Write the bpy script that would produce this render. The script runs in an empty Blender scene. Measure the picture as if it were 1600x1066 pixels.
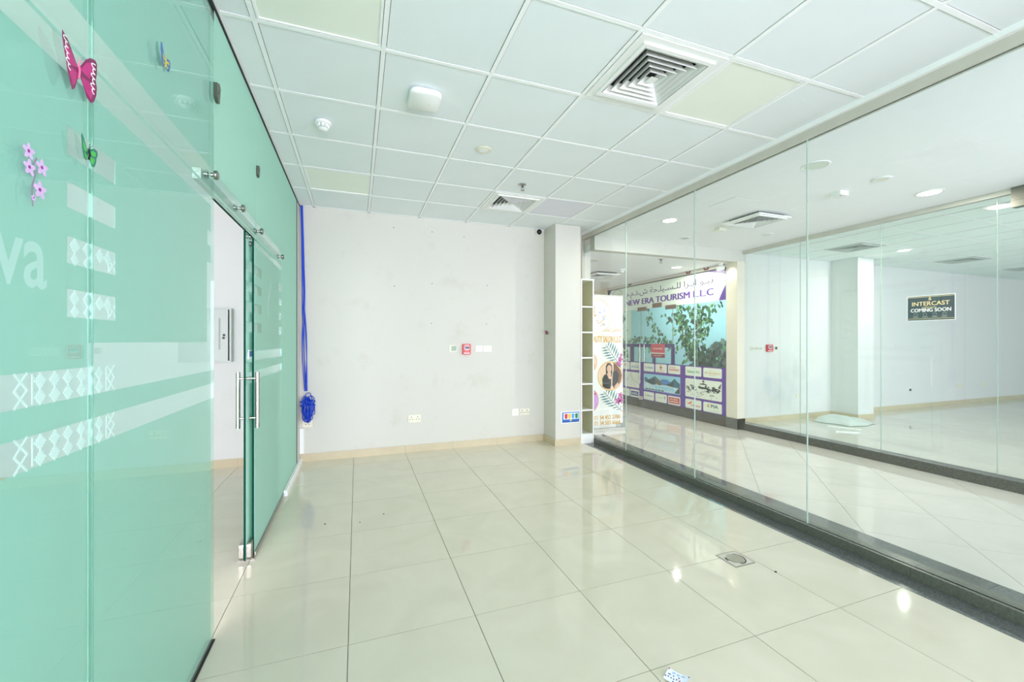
import bpy, bmesh, math, random
from mathutils import Vector
random.seed(7)
S = bpy.context.scene
COL = S.collection
PI = math.pi

# ------------------------------------------------------------------ camera, world, light, exposure
cd = bpy.data.cameras.new('camera'); cam = bpy.data.objects.new('camera', cd); COL.objects.link(cam)
CAM_Z = 1.3914
cam.location = (0, 0, CAM_Z); cam.rotation_euler = (PI / 2, 0, -0.3535)
cd.sensor_width = 36; cd.lens = 655.522 * 36 / 1600; cd.clip_start = 0.02
S.camera = cam

W = bpy.data.worlds.new('world'); S.world = W; W.use_nodes = True
W.node_tree.nodes['Background'].inputs[0].default_value = (1.0, 0.94, 0.99, 1)
W.node_tree.nodes['Background'].inputs[1].default_value = 0.55

def area(name, loc, rot, sx, sy, power, col=(1, 1, 1), shape='RECTANGLE', spread=PI):
    l = bpy.data.lights.new(name, 'AREA'); l.shape = shape; l.size = sx; l.size_y = sy
    l.energy = power; l.color = col; l.spread = spread
    o = bpy.data.objects.new(name, l); COL.objects.link(o); o.location = loc; o.rotation_euler = rot
    return o
# area fill added at each room's open end, standing in for daylight
area('daylight_fill_shop', (1.2, -4.55, 1.0), (PI / 2, 0, 0), 3.6, 1.8, 99, (0.95, 0.92, 1.08), spread=2.0)
area('daylight_fill_office', (-1.9, -4.55, 1.3), (PI / 2, 0, 0), 2.4, 2.4, 265, (0.98, 0.92, 1.08))
area('daylight_fill_mall', (4.4, -4.55, 1.4), (PI / 2, 0, 0), 2.4, 2.7, 118, (0.83, 0.90, 1.24))
area('daylight_fill_unit', (9.5, -4.55, 1.4), (PI / 2, 0, 0), 7.0, 2.7, 196, (0.90, 0.91, 1.12))

S.view_settings.view_transform = 'Standard'; S.view_settings.look = 'None'
S.view_settings.gamma = 1.0; S.view_settings.use_curve_mapping = False
S.view_settings.exposure = 0.66
S.cycles.max_bounces = 10; S.cycles.diffuse_bounces = 6; S.cycles.glossy_bounces = 5
S.cycles.transparent_max_bounces = 40; S.cycles.transmission_bounces = 6
S.cycles.caustics_reflective = False; S.cycles.caustics_refractive = False
S.cycles.sample_clamp_indirect = 6.0

# ------------------------------------------------------------------ materials
def lin(c): 
    c = c / 255.0
    return c / 12.92 if c <= 0.04045 else ((c + 0.055) / 1.055) ** 2.4
def rgb(r, g, b): return (lin(r), lin(g), lin(b), 1)
MATS = {}
def mat(name, col, rough=0.5, metal=0.0, spec=0.5, var=0.03, scale=6.0, emit=0.0, bump=0.0, stretch=None, bscale=None):
    """Principled material whose colour and roughness wander with procedural noise."""
    if name in MATS: return MATS[name]
    m = bpy.data.materials.new(name); m.use_nodes = True; MATS[name] = m
    nt = m.node_tree; b = nt.nodes['Principled BSDF']
    c = rgb(*col)
    b.inputs['Roughness'].default_value = rough; b.inputs['Metallic'].default_value = metal
    b.inputs['Specular IOR Level'].default_value = spec
    tc = nt.nodes.new('ShaderNodeTexCoord'); mp = nt.nodes.new('ShaderNodeMapping')
    nt.links.new(tc.outputs['Object'], mp.inputs[0])
    if stretch: mp.inputs['Scale'].default_value = stretch
    n = nt.nodes.new('ShaderNodeTexNoise'); n.inputs['Scale'].default_value = scale; n.inputs['Detail'].default_value = 4
    nt.links.new(mp.outputs[0], n.inputs['Vector'])
    r = nt.nodes.new('ShaderNodeValToRGB')
    r.color_ramp.elements[0].position = 0.3; r.color_ramp.elements[1].position = 0.7
    r.color_ramp.elements[0].color = tuple(min(1, x * (1 - var)) for x in c[:3]) + (1,)
    r.color_ramp.elements[1].color = tuple(min(1, x * (1 + var)) for x in c[:3]) + (1,)
    nt.links.new(n.outputs['Fac'], r.inputs[0]); nt.links.new(r.outputs[0], b.inputs['Base Color'])
    if emit:
        nt.links.new(r.outputs[0], b.inputs['Emission Color']); b.inputs['Emission Strength'].default_value = emit
    if bump:
        n2 = nt.nodes.new('ShaderNodeTexNoise'); n2.inputs['Scale'].default_value = bscale or scale * 8
        nt.links.new(mp.outputs[0], n2.inputs['Vector'])
        bp = nt.nodes.new('ShaderNodeBump'); bp.inputs['Strength'].default_value = bump; bp.inputs['Distance'].default_value = 0.002
        nt.links.new(n2.outputs['Fac'], bp.inputs['Height']); nt.links.new(bp.outputs[0], b.inputs['Normal'])
    return m

def glass_mat(name, tint, ior=1.45, extra=0.0):
    """Clear pane: tinted straight-through light plus Fresnel mirror on each face."""
    m = bpy.data.materials.new(name); m.use_nodes = True; nt = m.node_tree; nt.nodes.clear()
    out = nt.nodes.new('ShaderNodeOutputMaterial'); mix = nt.nodes.new('ShaderNodeMixShader')
    tr = nt.nodes.new('ShaderNodeBsdfTransparent'); gl = nt.nodes.new('ShaderNodeBsdfGlossy')
    fr = nt.nodes.new('ShaderNodeFresnel'); ge = nt.nodes.new('ShaderNodeNewGeometry')
    mr = nt.nodes.new('ShaderNodeMapRange')
    mr.inputs[3].default_value = ior; mr.inputs[4].default_value = 1 / ior
    nt.links.new(ge.outputs['Backfacing'], mr.inputs[0]); nt.links.new(mr.outputs[0], fr.inputs['IOR'])
    n = nt.nodes.new('ShaderNodeTexNoise'); n.inputs['Scale'].default_value = 1.5
    cr = nt.nodes.new('ShaderNodeValToRGB')
    cr.color_ramp.elements[0].color = tuple(tint) + (1,)
    cr.color_ramp.elements[1].color = tuple(min(1, x * 1.01) for x in tint) + (1,)
    nt.links.new(n.outputs[0], cr.inputs[0]); nt.links.new(cr.outputs[0], tr.inputs[0])
    gl.inputs['Roughness'].default_value = 0.0; gl.inputs['Color'].default_value = (0.96, 1, 0.98, 1)
    nt.links.new(fr.outputs[0], mix.inputs[0]); nt.links.new(tr.outputs[0], mix.inputs[1]); nt.links.new(gl.outputs[0], mix.inputs[2])
    nt.links.new(mix.outputs[0], out.inputs[0]); MATS[name] = m
    return m

def film_mat(name, col, trans, frac=0.5):
    """Frosted vinyl film: scatters light to both sides."""
    m = bpy.data.materials.new(name); m.use_nodes = True; nt = m.node_tree; nt.nodes.clear()
    out = nt.nodes.new('ShaderNodeOutputMaterial'); mix = nt.nodes.new('ShaderNodeMixShader')
    d = nt.nodes.new('ShaderNodeBsdfDiffuse'); t = nt.nodes.new('ShaderNodeBsdfTranslucent')
    n = nt.nodes.new('ShaderNodeTexNoise'); n.inputs['Scale'].default_value = 2.2
    cr = nt.nodes.new('ShaderNodeValToRGB')
    c = rgb(*col)
    cr.color_ramp.elements[0].color = tuple(x * 0.98 for x in c[:3]) + (1,); cr.color_ramp.elements[1].color = tuple(min(1, x * 1.02) for x in c[:3]) + (1,)
    nt.links.new(n.outputs[0], cr.inputs[0]); nt.links.new(cr.outputs[0], d.inputs[0])
    t.inputs[0].default_value = rgb(*trans); mix.inputs[0].default_value = frac
    nt.links.new(d.outputs[0], mix.inputs[1]); nt.links.new(t.outputs[0], mix.inputs[2]); nt.links.new(mix.outputs[0], out.inputs[0])
    MATS[name] = m
    return m

def floor_mat(name, c1, c2, rough=0.07):
    """Polished porcelain: soft cloudy veining, faint smears that dull the polish."""
    m = bpy.data.materials.new(name); m.use_nodes = True; nt = m.node_tree; b = nt.nodes['Principled BSDF']
    ge = nt.nodes.new('ShaderNodeNewGeometry'); oi = nt.nodes.new('ShaderNodeObjectInfo')
    add = nt.nodes.new('ShaderNodeVectorMath'); add.operation = 'MULTIPLY_ADD'
    add.inputs[1].default_value = (1, 1, 1)
    sc = nt.nodes.new('ShaderNodeMath'); sc.operation = 'MULTIPLY'; sc.inputs[1].default_value = 40
    nt.links.new(oi.outputs['Random'], sc.inputs[0]); nt.links.new(ge.outputs['Position'], add.inputs[0]); nt.links.new(sc.outputs[0], add.inputs[2])
    n = nt.nodes.new('ShaderNodeTexNoise'); n.inputs['Scale'].default_value = 2.5; n.inputs['Detail'].default_value = 8; n.inputs['Distortion'].default_value = 1.2
    nt.links.new(add.outputs[0], n.inputs['Vector'])
    cr = nt.nodes.new('ShaderNodeValToRGB'); cr.color_ramp.elements[0].position = .3; cr.color_ramp.elements[1].position = .7
    cr.color_ramp.elements[0].color = rgb(*c1); cr.color_ramp.elements[1].color = rgb(*c2)
    nt.links.new(n.outputs[0], cr.inputs[0]); nt.links.new(cr.outputs[0], b.inputs['Base Color'])
    n2 = nt.nodes.new('ShaderNodeTexNoise'); n2.inputs['Scale'].default_value = 1.3; n2.inputs['Detail'].default_value = 6
    nt.links.new(ge.outputs['Position'], n2.inputs['Vector'])
    r2 = nt.nodes.new('ShaderNodeMapRange'); r2.inputs[1].default_value = .35; r2.inputs[2].default_value = .75
    r2.inputs[3].default_value = rough; r2.inputs[4].default_value = rough + 0.045
    nt.links.new(n2.outputs[0], r2.inputs[0]); nt.links.new(r2.outputs[0], b.inputs['Roughness'])
    b.inputs['Specular IOR Level'].default_value = 0.5
    MATS[name] = m
    return m

def wall_mat(name, col, dirt, amount):
    """White emulsion paint with faint stains that have a shape of their own near the skirting."""
    m = bpy.data.materials.new(name); m.use_nodes = True; nt = m.node_tree; b = nt.nodes['Principled BSDF']
    ge = nt.nodes.new('ShaderNodeNewGeometry'); n = nt.nodes.new('ShaderNodeTexNoise')
    n.inputs['Scale'].default_value = 3.0; n.inputs['Detail'].default_value = 9; n.inputs['Roughness'].default_value = .65
    nt.links.new(ge.outputs['Position'], n.inputs['Vector'])
    mr = nt.nodes.new('ShaderNodeMapRange'); mr.inputs[1].default_value = .56; mr.inputs[2].default_value = .75
    mr.inputs[3].default_value = 0; mr.inputs[4].default_value = amount
    nt.links.new(n.outputs[0], mr.inputs[0])
    mx = nt.nodes.new('ShaderNodeMix'); mx.data_type = 'RGBA'
    mx.inputs[6].default_value = rgb(*col); mx.inputs[7].default_value = rgb(*dirt)
    nt.links.new(mr.outputs[0], mx.inputs[0]); nt.links.new(mx.outputs[2], b.inputs['Base Color'])
    b.inputs['Roughness'].default_value = 0.65; b.inputs['Specular IOR Level'].default_value = 0.3
    MATS[name] = m
    return m

floor_mat('porcelain', (214, 208, 187), (222, 216, 196), 0.03)
floor_mat('porcelain_mall', (204, 200, 190), (212, 208, 199), 0.04)
mat('grout', (120, 112, 100), 0.9)
mat('grout_pale', (196, 188, 172), 0.9)
wall_mat('paint_white', (212, 210, 200), (192, 187, 166), 0.4)
wall_mat('paint_plain', (224, 224, 221), (212, 213, 207), 0.3)
mat('paint_cream', (226, 219, 200), 0.6)
mat('ceiling_paint', (250, 251, 252), 0.75, var=0.01)
mat('tile_white', (232, 238, 239), 0.85, var=0.012, scale=3, bump=0.15, bscale=250)
mat('tile_opp', (236, 246, 243), 0.85, var=0.012, scale=3)
mat('tile_lilac', (226, 226, 234), 0.8, var=0.01)
mat('tee_white', (246, 248, 247), 0.5, var=0.01)
mat('plenum', (40, 42, 40), 0.9)
mat('light_panel', (238, 242, 230), 0.45, var=0.012, scale=4)
mat('skirting', (205, 192, 162), 0.25, var=0.05, scale=5)
mat('granite_kerb', (100, 103, 92), 0.25, var=0.2, scale=70)
mat('granite', (98, 102, 100), 0.07, var=0.3, scale=90)
mat('granite_brown', (80, 78, 73), 0.10, var=0.35, scale=60)
mat('metal_frame', (206, 203, 192), 0.45, metal=0.2, var=0.03)
mat('steel', (176, 172, 162), 0.28, metal=1.0, var=0.06, scale=30, stretch=(1, 1, 0.05))
mat('steel_dark', (120, 118, 110), 0.35, metal=1.0, var=0.05)
mat('steel_bolt', (150, 148, 142), 0.25, metal=1.0)
mat('black_rubber', (18, 19, 20), 0.6)
mat('dark_gap', (12, 13, 14), 0.9)
mat('melamine', (240, 241, 236), 0.4, var=0.01)
mat('melamine_shaded', (212, 210, 182), 0.5, var=0.015)  # darker beige puts the shade inside the bookcase into the colour
mat('plastic_white', (240, 241, 238), 0.4, var=0.01)
mat('plastic_cream', (232, 228, 206), 0.4, var=0.01)
mat('plastic_grey', (196, 200, 196), 0.45, var=0.02)
mat('panel_grey', (196, 202, 196), 0.4, var=0.02)
mat('alarm_red', (205, 32, 28), 0.35)
mat('black', (20, 22, 24), 0.4)
mat('white', (244, 245, 242), 0.5, var=0.01)
mat('lens_black', (8, 9, 10), 0.05)
mat('cable_blue', (18, 66, 196), 0.4, var=0.08, scale=40)
mat('lamp_on', (255, 248, 236), 0.5, emit=5.0)
mat('lamp_off', (222, 230, 214), 0.4)
glass_mat('glass_clear', (0.955, 0.985, 0.968))
glass_mat('glass_green', (0.80, 0.945, 0.915))
glass_mat('glass_shop', (0.97, 0.985, 0.98))
mat('glass_edge_dark', (8, 58, 47), 0.7, spec=0.05)
mat('glass_edge_pale', (176, 194, 180), 0.2)
film_mat('frosted_film', (216, 232, 225), (216, 234, 228), 0.5)
film_mat('pale_film', (250, 253, 251), (248, 253, 250), 0.12)

# ------------------------------------------------------------------ mesh builder
class MB:
    def __init__(s): s.v = []; s.f = []; s.m = []
    def add(s, vs, fs, m=0):
        o = len(s.v); s.v += [tuple(p) for p in vs]
        for f in fs: s.f.append(tuple(i + o for i in f)); s.m.append(m)
        return s
    def box(s, x0, x1, y0, y1, z0, z1, m=0, faces=None):
        x0, x1 = min(x0, x1), max(x0, x1); y0, y1 = min(y0, y1), max(y0, y1); z0, z1 = min(z0, z1), max(z0, z1)
        v = [(x0, y0, z0), (x1, y0, z0), (x1, y1, z0), (x0, y1, z0), (x0, y0, z1), (x1, y0, z1), (x1, y1, z1), (x0, y1, z1)]
        f = [(0, 3, 2, 1), (4, 5, 6, 7), (0, 1, 5, 4), (2, 3, 7, 6), (1, 2, 6, 5), (3, 0, 4, 7)]   # -z +z -y +y +x -x
        o = len(s.v); s.v += v
        for k, q in enumerate(f):
            s.f.append(tuple(i + o for i in q)); s.m.append(faces[k] if faces else m)
        return s
    def prism(s, pts, plane, d0, d1, m=0):
        """2-D outline pts extruded from depth d0 to d1 in a Plane."""
        s.np = getattr(s, 'np', 0) + 1; d1 += (s.np % 9) * 2.5e-5 * (1 if d1 > d0 else -1)   # overlapping cut-outs never lie exactly flush
        n = len(pts)
        a = sum(pts[i][0] * pts[(i + 1) % n][1] - pts[(i + 1) % n][0] * pts[i][1] for i in range(n))
        if a < 0: pts = pts[::-1]
        v = [plane(x, y, d0) for x, y in pts] + [plane(x, y, d1) for x, y in pts]
        f = [tuple(range(n))[::-1], tuple(range(n, 2 * n))] + [(i, (i + 1) % n, n + (i + 1) % n, n + i) for i in range(n)]
        return s.add(v, f, m)
    def rect(s, plane, a0, a1, b0, b1, d0, d1, m=0):
        return s.prism([(a0, b0), (a1, b0), (a1, b1), (a0, b1)], plane, d0, d1, m)
    def tube(s, path, r, n=8, m=0, caps=True, r1=None):
        P = [Vector(p) for p in path]; N = len(P); rings = []
        up = None
        for i, p in enumerate(P):
            t = (P[min(i + 1, N - 1)] - P[max(i - 1, 0)]).normalized()
            if up is None:
                up = Vector((0, 0, 1)) if abs(t.z) < 0.9 else Vector((1, 0, 0))
            u = (up - t * up.dot(t)); u = u.normalized() if u.length > 1e-6 else t.orthogonal().normalized()
            up = u; w = t.cross(u)
            rr = r if r1 is None else r + (r1 - r) * i / max(1, N - 1)
            rings.append([p + (u * math.cos(2 * PI * k / n) + w * math.sin(2 * PI * k / n)) * rr for k in range(n)])
        v = [q for R in rings for q in R]
        f = []
        for i in range(N - 1):
            for k in range(n):
                f.append((i * n + k, i * n + (k + 1) % n, (i + 1) * n + (k + 1) % n, (i + 1) * n + k))
        if caps: f += [tuple(range(n))[::-1], tuple(range((N - 1) * n, N * n))]
        return s.add(v, f, m)
    def lathe(s, prof, c, axis='z', n=32, m=0, flip=False):
        """profile (r, h) turned round an axis through c."""
        v = []
        for r, h in prof:
            for k in range(n):
                a = 2 * PI * k / n; p, q = r * math.cos(a), r * math.sin(a)
                v.append({'z': (c[0] + p, c[1] + q, c[2] + h), 'x': (c[0] + h, c[1] + p, c[2] + q), 'y': (c[0] + q, c[1] + h, c[2] + p)}[axis])
        f = []
        for i in range(len(prof) - 1):
            for k in range(n):
                f.append((i * n + k, i * n + (k + 1) % n, (i + 1) * n + (k + 1) % n, (i + 1) * n + k))
        f += [tuple(range(n))[::-1], tuple(range((len(prof) - 1) * n, len(prof) * n))]
        return s.add(v, f, m)
    def text(s, body, plane, a0, a1, b0, b1, d0, d1, m=0, bold=0.0, spacing=1.0, fat=0.0):
        """flat lettering fitted into the box a0..a1, b0..b1 of a plane, with a little thickness."""
        c = bpy.data.curves.new('tmp', 'FONT'); c.body = body; c.offset = bold; c.space_character = spacing; c.resolution_u = 3
        o = bpy.data.objects.new('tmp', c); COL.objects.link(o)
        me = bpy.data.meshes.new_from_object(o)
        xs = [q.co.x for q in me.vertices]; ys = [q.co.y for q in me.vertices]
        x0, x1, y0, y1 = min(xs), max(xs), min(ys), max(ys)
        fx = lambda x: a0 + (x - x0) / (x1 - x0) * (a1 - a0)
        fy = lambda y: b0 + (y - y0) / max(1e-6, y1 - y0) * (b1 - b0)
        for k, sh in enumerate((0,) if not fat else (-fat, 0, fat)):      # heavy faces: strokes widened sideways
            s.add([plane(fx(q.co.x) + sh * (b1 - b0), fy(q.co.y), d1 + k * 2e-5) for q in me.vertices], [tuple(p.vertices) for p in me.polygons], m)
        bpy.data.objects.remove(o); bpy.data.curves.remove(c); bpy.data.meshes.remove(me)
        return s
    def build(s, name, mats, parent=None, loc=None, smooth=None, fix=True):
        if isinstance(mats, str): mats = [mats]
        if parent is not None: base = BASE[parent.name]
        elif loc is not None: base = Vector(loc)
        else:
            xs, ys, zs = zip(*s.v); base = Vector(((min(xs) + max(xs)) / 2, (min(ys) + max(ys)) / 2, min(zs)))
        me = bpy.data.meshes.new(name)
        me.from_pydata([Vector(p) - base for p in s.v], [], s.f)
        for mm in mats: me.materials.append(MATS[mm])
        me.polygons.foreach_set('material_index', s.m)
        if fix:
            b = bmesh.new(); b.from_mesh(me); bmesh.ops.recalc_face_normals(b, faces=b.faces); b.to_mesh(me); b.free()
        if smooth is not None:
            me.polygons.foreach_set('use_smooth', [True] * len(me.polygons)); me.set_sharp_from_angle(angle=math.radians(smooth))
        me.update()
        o = bpy.data.objects.new(name, me); COL.objects.link(o)
        if parent is not None: o.parent = parent
        else: o.location = base
        BASE[o.name] = base
        return o
BASE = {}

class Plane:
    """right / up / out axes of a flat surface; a, b, d -> world."""
    def __init__(s, o, r, u, n): s.o, s.r, s.u, s.n = Vector(o), Vector(r), Vector(u), Vector(n)
    def __call__(s, a, b, d=0.0): return s.o + s.r * a + s.u * b + s.n * d
def facing_cam_y(y): return Plane((0, y, 0), (1, 0, 0), (0, 0, 1), (0, -1, 0))      # wall seen looking +Y: a = X
def facing_neg_x(x): return Plane((x, 0, 0), (0, -1, 0), (0, 0, 1), (-1, 0, 0))     # seen looking +X: a = -Y
def facing_pos_x(x): return Plane((x, 0, 0), (0, 1, 0), (0, 0, 1), (1, 0, 0))       # seen looking -X: a = Y
def facing_down(z): return Plane((0, 0, z), (1, 0, 0), (0, 1, 0), (0, 0, -1))
def facing_up(z): return Plane((0, 0, z), (1, 0, 0), (0, 1, 0), (0, 0, 1))

def empty(name, loc):
    o = bpy.data.objects.new(name, None); COL.objects.link(o); o.location = loc; o.empty_display_size = 0.1
    BASE[o.name] = Vector(loc); return o
def tag(o, label, cat, group=None, kind=None):
    o['label'] = label; o['category'] = cat
    if group: o['group'] = group
    if kind: o['kind'] = kind
    return o
def thing(name, label, cat, loc, group=None): return tag(empty(name, loc), label, cat, group)
def struct(o): o['kind'] = 'structure'; return o
def dup(root, loc, label=None):
    r = root.copy(); COL.objects.link(r); r.location = loc; BASE[r.name] = Vector(loc)
    if label: r['label'] = label
    for ch in list(root.children):
        c = ch.copy(); COL.objects.link(c); c.parent = r
        for g in ch.children:
            d = g.copy(); COL.objects.link(d); d.parent = c
    return r

def circ(cx, cy, rx, ry=None, n=28, a0=0, a1=2 * PI):
    ry = rx if ry is None else ry
    full = abs(a1 - a0 - 2 * PI) < 1e-6
    k = n if full else n + 1
    return [(cx + rx * math.cos(a0 + (a1 - a0) * i / n), cy + ry * math.sin(a0 + (a1 - a0) * i / n)) for i in range(k)]
def rrect(a0, a1, b0, b1, r, n=5):
    p = []
    for cx, cy, s in ((a1 - r, b1 - r, 0), (a0 + r, b1 - r, PI / 2), (a0 + r, b0 + r, PI), (a1 - r, b0 + r, 1.5 * PI)):
        p += [(cx + r * math.cos(s + PI / 2 * i / n), cy + r * math.sin(s + PI / 2 * i / n)) for i in range(n + 1)]
    return p
def stroke(pts, w):
    """a polyline turned into quads of width w (list of 4-point outlines)."""
    out = []
    for (x0, y0), (x1, y1) in zip(pts, pts[1:]):
        l = math.hypot(x1 - x0, y1 - y0) or 1; nx, ny = -(y1 - y0) / l * w / 2, (x1 - x0) / l * w / 2
        out.append([(x0 + nx, y0 + ny), (x1 + nx, y1 + ny), (x1 - nx, y1 - ny), (x0 - nx, y0 - ny)])
    return out
def ribbon(pts, w):
    L, R = [], []
    for i, (x, y) in enumerate(pts):
        x0, y0 = pts[max(i - 1, 0)]; x1, y1 = pts[min(i + 1, len(pts) - 1)]
        l = math.hypot(x1 - x0, y1 - y0) or 1; h = w / 2 * math.sin(PI * (i + .25) / (len(pts) - .5))
        L.append((x - (y1 - y0) / l * h, y + (x1 - x0) / l * h)); R.append((x + (y1 - y0) / l * h, y - (x1 - x0) / l * h))
    return L + R[::-1]
def clip(poly, x0, x1, y0, y1):
    for ax, lim, sg in ((0, x0, 1), (0, x1, -1), (1, y0, 1), (1, y1, -1)):
        out = []
        for i in range(len(poly)):
            p, q = poly[i], poly[(i + 1) % len(poly)]
            ip, iq = sg * (p[ax] - lim) >= 0, sg * (q[ax] - lim) >= 0
            if ip: out.append(p)
            if ip != iq:
                t = (lim - p[ax]) / (q[ax] - p[ax]); out.append((p[0] + t * (q[0] - p[0]), p[1] + t * (q[1] - p[1])))
        poly = out
        if not poly: return []
    return poly
def cells(a0, a1, b0, b1, holes):
    """rectangles that tile a0..a1 x b0..b1 minus the holes."""
    A = sorted({a0, a1} | {min(max(h[i], a0), a1) for h in holes for i in (0, 1)})
    B = sorted({b0, b1} | {min(max(h[i], b0), b1) for h in holes for i in (2, 3)})
    out = []
    for i in range(len(A) - 1):
        run = None
        for j in range(len(B) - 1):
            ca, cb = (A[i] + A[i + 1]) / 2, (B[j] + B[j + 1]) / 2
            hit = any(h[0] < ca < h[1] and h[2] < cb < h[3] for h in holes)
            if not hit:
                if run is None: run = [A[i], A[i + 1], B[j], B[j + 1]]
                else: run[3] = B[j + 1]
            elif run: out.append(run); run = None
        if run: out.append(run)
    return out

# ------------------------------------------------------------------ levels
XL, XR = -0.625, 3.07          # frosted partition, glazed shopfront
YB = 5.36                      # back wall
H = 2.943                      # suspended ceiling
HM = 2.85                      # corridor ceiling
XN = 5.68                      # travel-agency front across the corridor
XO = 5.87                      # glazing of the empty unit opposite
ZF = -0.02                     # corridor floor

# ------------------------------------------------------------------ floors
def tile_floor(name, x0, x1, y0, y1, z, ox, oy, size, gap, m, grout, parent_label=None, thick=0.012, diag=False):
    f = struct(MB().box(x0, x1, y0, y1, z - 0.03, z - 0.0025).build(name, grout, loc=(x0, y0, z)))
    cache = {}
    if not diag:
        i0, i1 = math.floor((x0 - ox) / size), math.ceil((x1 - ox) / size)
        j0, j1 = math.floor((y0 - oy) / size), math.ceil((y1 - oy) / size)
        for i in range(i0, i1):
            for j in range(j0, j1):
                a0, a1 = max(x0, ox + i * size + gap / 2), min(x1, ox + (i + 1) * size - gap / 2)
                b0, b1 = max(y0, oy + j * size + gap / 2), min(y1, oy + (j + 1) * size - gap / 2)
                if a1 - a0 < .01 or b1 - b0 < .01: continue
                key = (round(a1 - a0, 4), round(b1 - b0, 4))
                if key not in cache:
                    t = MB().box(a0, a1, b0, b1, z - thick, z).build('floor_tile', m, loc=(a0, b0, z)); cache[key] = t
                else:
                    t = cache[key].copy(); COL.objects.link(t)
                t.parent = f; t.location = (a0 - x0, b0 - y0, 0)
    else:
        r = math.sqrt(.5)
        for i in range(-2, 30):
            for j in range(-20, 20):
                q = [(ox + (i + di) * size + (gap / 2 if di == 0 else -gap / 2), oy + (j + dj) * size + (gap / 2 if dj == 0 else -gap / 2)) for di, dj in ((0, 0), (1, 0), (1, 1), (0, 1))]
                w = [((a - b) * r, (a + b) * r) for a, b in q]
                w = clip(w, x0, x1, y0, y1)
                if len(w) < 3: continue
                MB().prism(w, facing_up(0), z - thick, z).build('floor_tile', m, parent=f)
    return f
tile_floor('floor', -3.2, 2.885, -1.6, YB + .06, 0.0, -0.0388, 2.0594, 0.6, 0.0035, 'porcelain', 'grout')
tile_floor('floor', 3.49, 5.74, -1.6, 9.6, ZF, 5.535 * math.sqrt(.5), -1.5 * math.sqrt(.5), 0.6, 0.003, 'porcelain_mall', 'grout', diag=True)
tile_floor('floor', 5.86, 17.0, -1.6, 5.27, 0.0, 5.9, 0.0, 0.8, 0.002, 'porcelain_mall', 'grout_pale')

# dark granite border, upstand under the glazing and outer strip
def slabs(name, x0, x1, y0, y1, z0, z1, step, m, off=0.0):
    o = struct(MB().box(x0 + .002, x1 - .002, y0, y1, z0, z1 - .004).build(name, 'dark_gap', loc=((x0 + x1) / 2, y0, z0)))
    y = y0
    first = off if off else step
    while y < y1 - .02:
        e = min(y1, y + (first if y == y0 else step))
        MB().box(x0, x1, y + .0008, e - .0008, z0, z1).build('granite_slab', m, parent=o); y = e
    return o
slabs('trim_1', 2.887, 3.045, -1.6, 4.995, -0.03, 0.0, 1.2, 'granite')
slabs('trim_2', 3.047, 3.16, -1.6, YB - .005, -0.03, 0.062, 1.2, 'granite_kerb', .7)
slabs('trim_3', 3.162, 3.488, -1.6, YB - .005, -0.05, ZF, 1.2, 'granite', .5)
slabs('trim_4', 5.742, 5.90, -1.6, 5.03, -0.05, 0.085, 1.2, 'granite_brown', .9)

# ------------------------------------------------------------------ suspended ceiling of this room
GX = [XL] + [-0.4683 + .6 * k for k in range(6)] + [XR - .01]
GY = [-1.6] + [2.3369 + .6 * j for j in range(-6, 6)] + [YB]
special = {}   # (i, j) cells that hold a lamp panel or a diffuser
special[(4, 6)] = 'vent'; special[(4, 10)] = 'vent'
special[(5, 6)] = 'panel'; special[(1, 6)] = 'panel'; special[(1, 10)] = 'panel'; special[(5, 10)] = 'lilac'
tw = 0.012
ceil = MB()
ceil.box(XL - .02, XR + .05, -1.6, YB + .14, H + .06, H + .16, 1)
for k, x in enumerate(GX[1:-1]): ceil.box(x - tw, x + tw, -1.6, YB, H, H + .02)
for y in GY[1:-1]:
    for a, b in zip(GX, GX[1:]):
        ceil.box(a + tw, b - tw, y - tw, y + tw, H + .0005, H + .02)
ceil.box(XL, XL + .02, -1.6, YB, H, H + .02); ceil.box(XR - .022, XR - .01, -1.6, YB, H, H + .02); ceil.box(XL, XR, YB - .02, YB, H, H + .02)
ceiling = struct(ceil.build('ceiling', ['tee_white', 'plenum'], loc=(XL, -1.6, H)))
cache = {}
def ctile(a0, a1, b0, b1, z, m, parent, org):
    key = (round(a1 - a0, 3), round(b1 - b0, 3), m, round(z, 3))
    if key not in cache:
        t = MB().box(a0, a1, b0, b1, z, z + .012, faces=[0, 1, 1, 1, 1, 1]).build('ceiling_tile', [m, 'plenum'], loc=(a0, b0, z)); cache[key] = t
    else:
        t = cache[key].copy(); COL.objects.link(t)
    t.parent = parent; t.location = Vector((a0, b0, z)) - Vector(org)
    return t
g = tw + .003
panel_labels = {(5, 6): 'unlit cream square ceiling light beside the large air diffuser', (1, 6): 'unlit cream square ceiling light nearest the camera, above the frosted glass wall',
                (1, 10): 'unlit cream square ceiling light by the back wall near the blue cables'}
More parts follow.
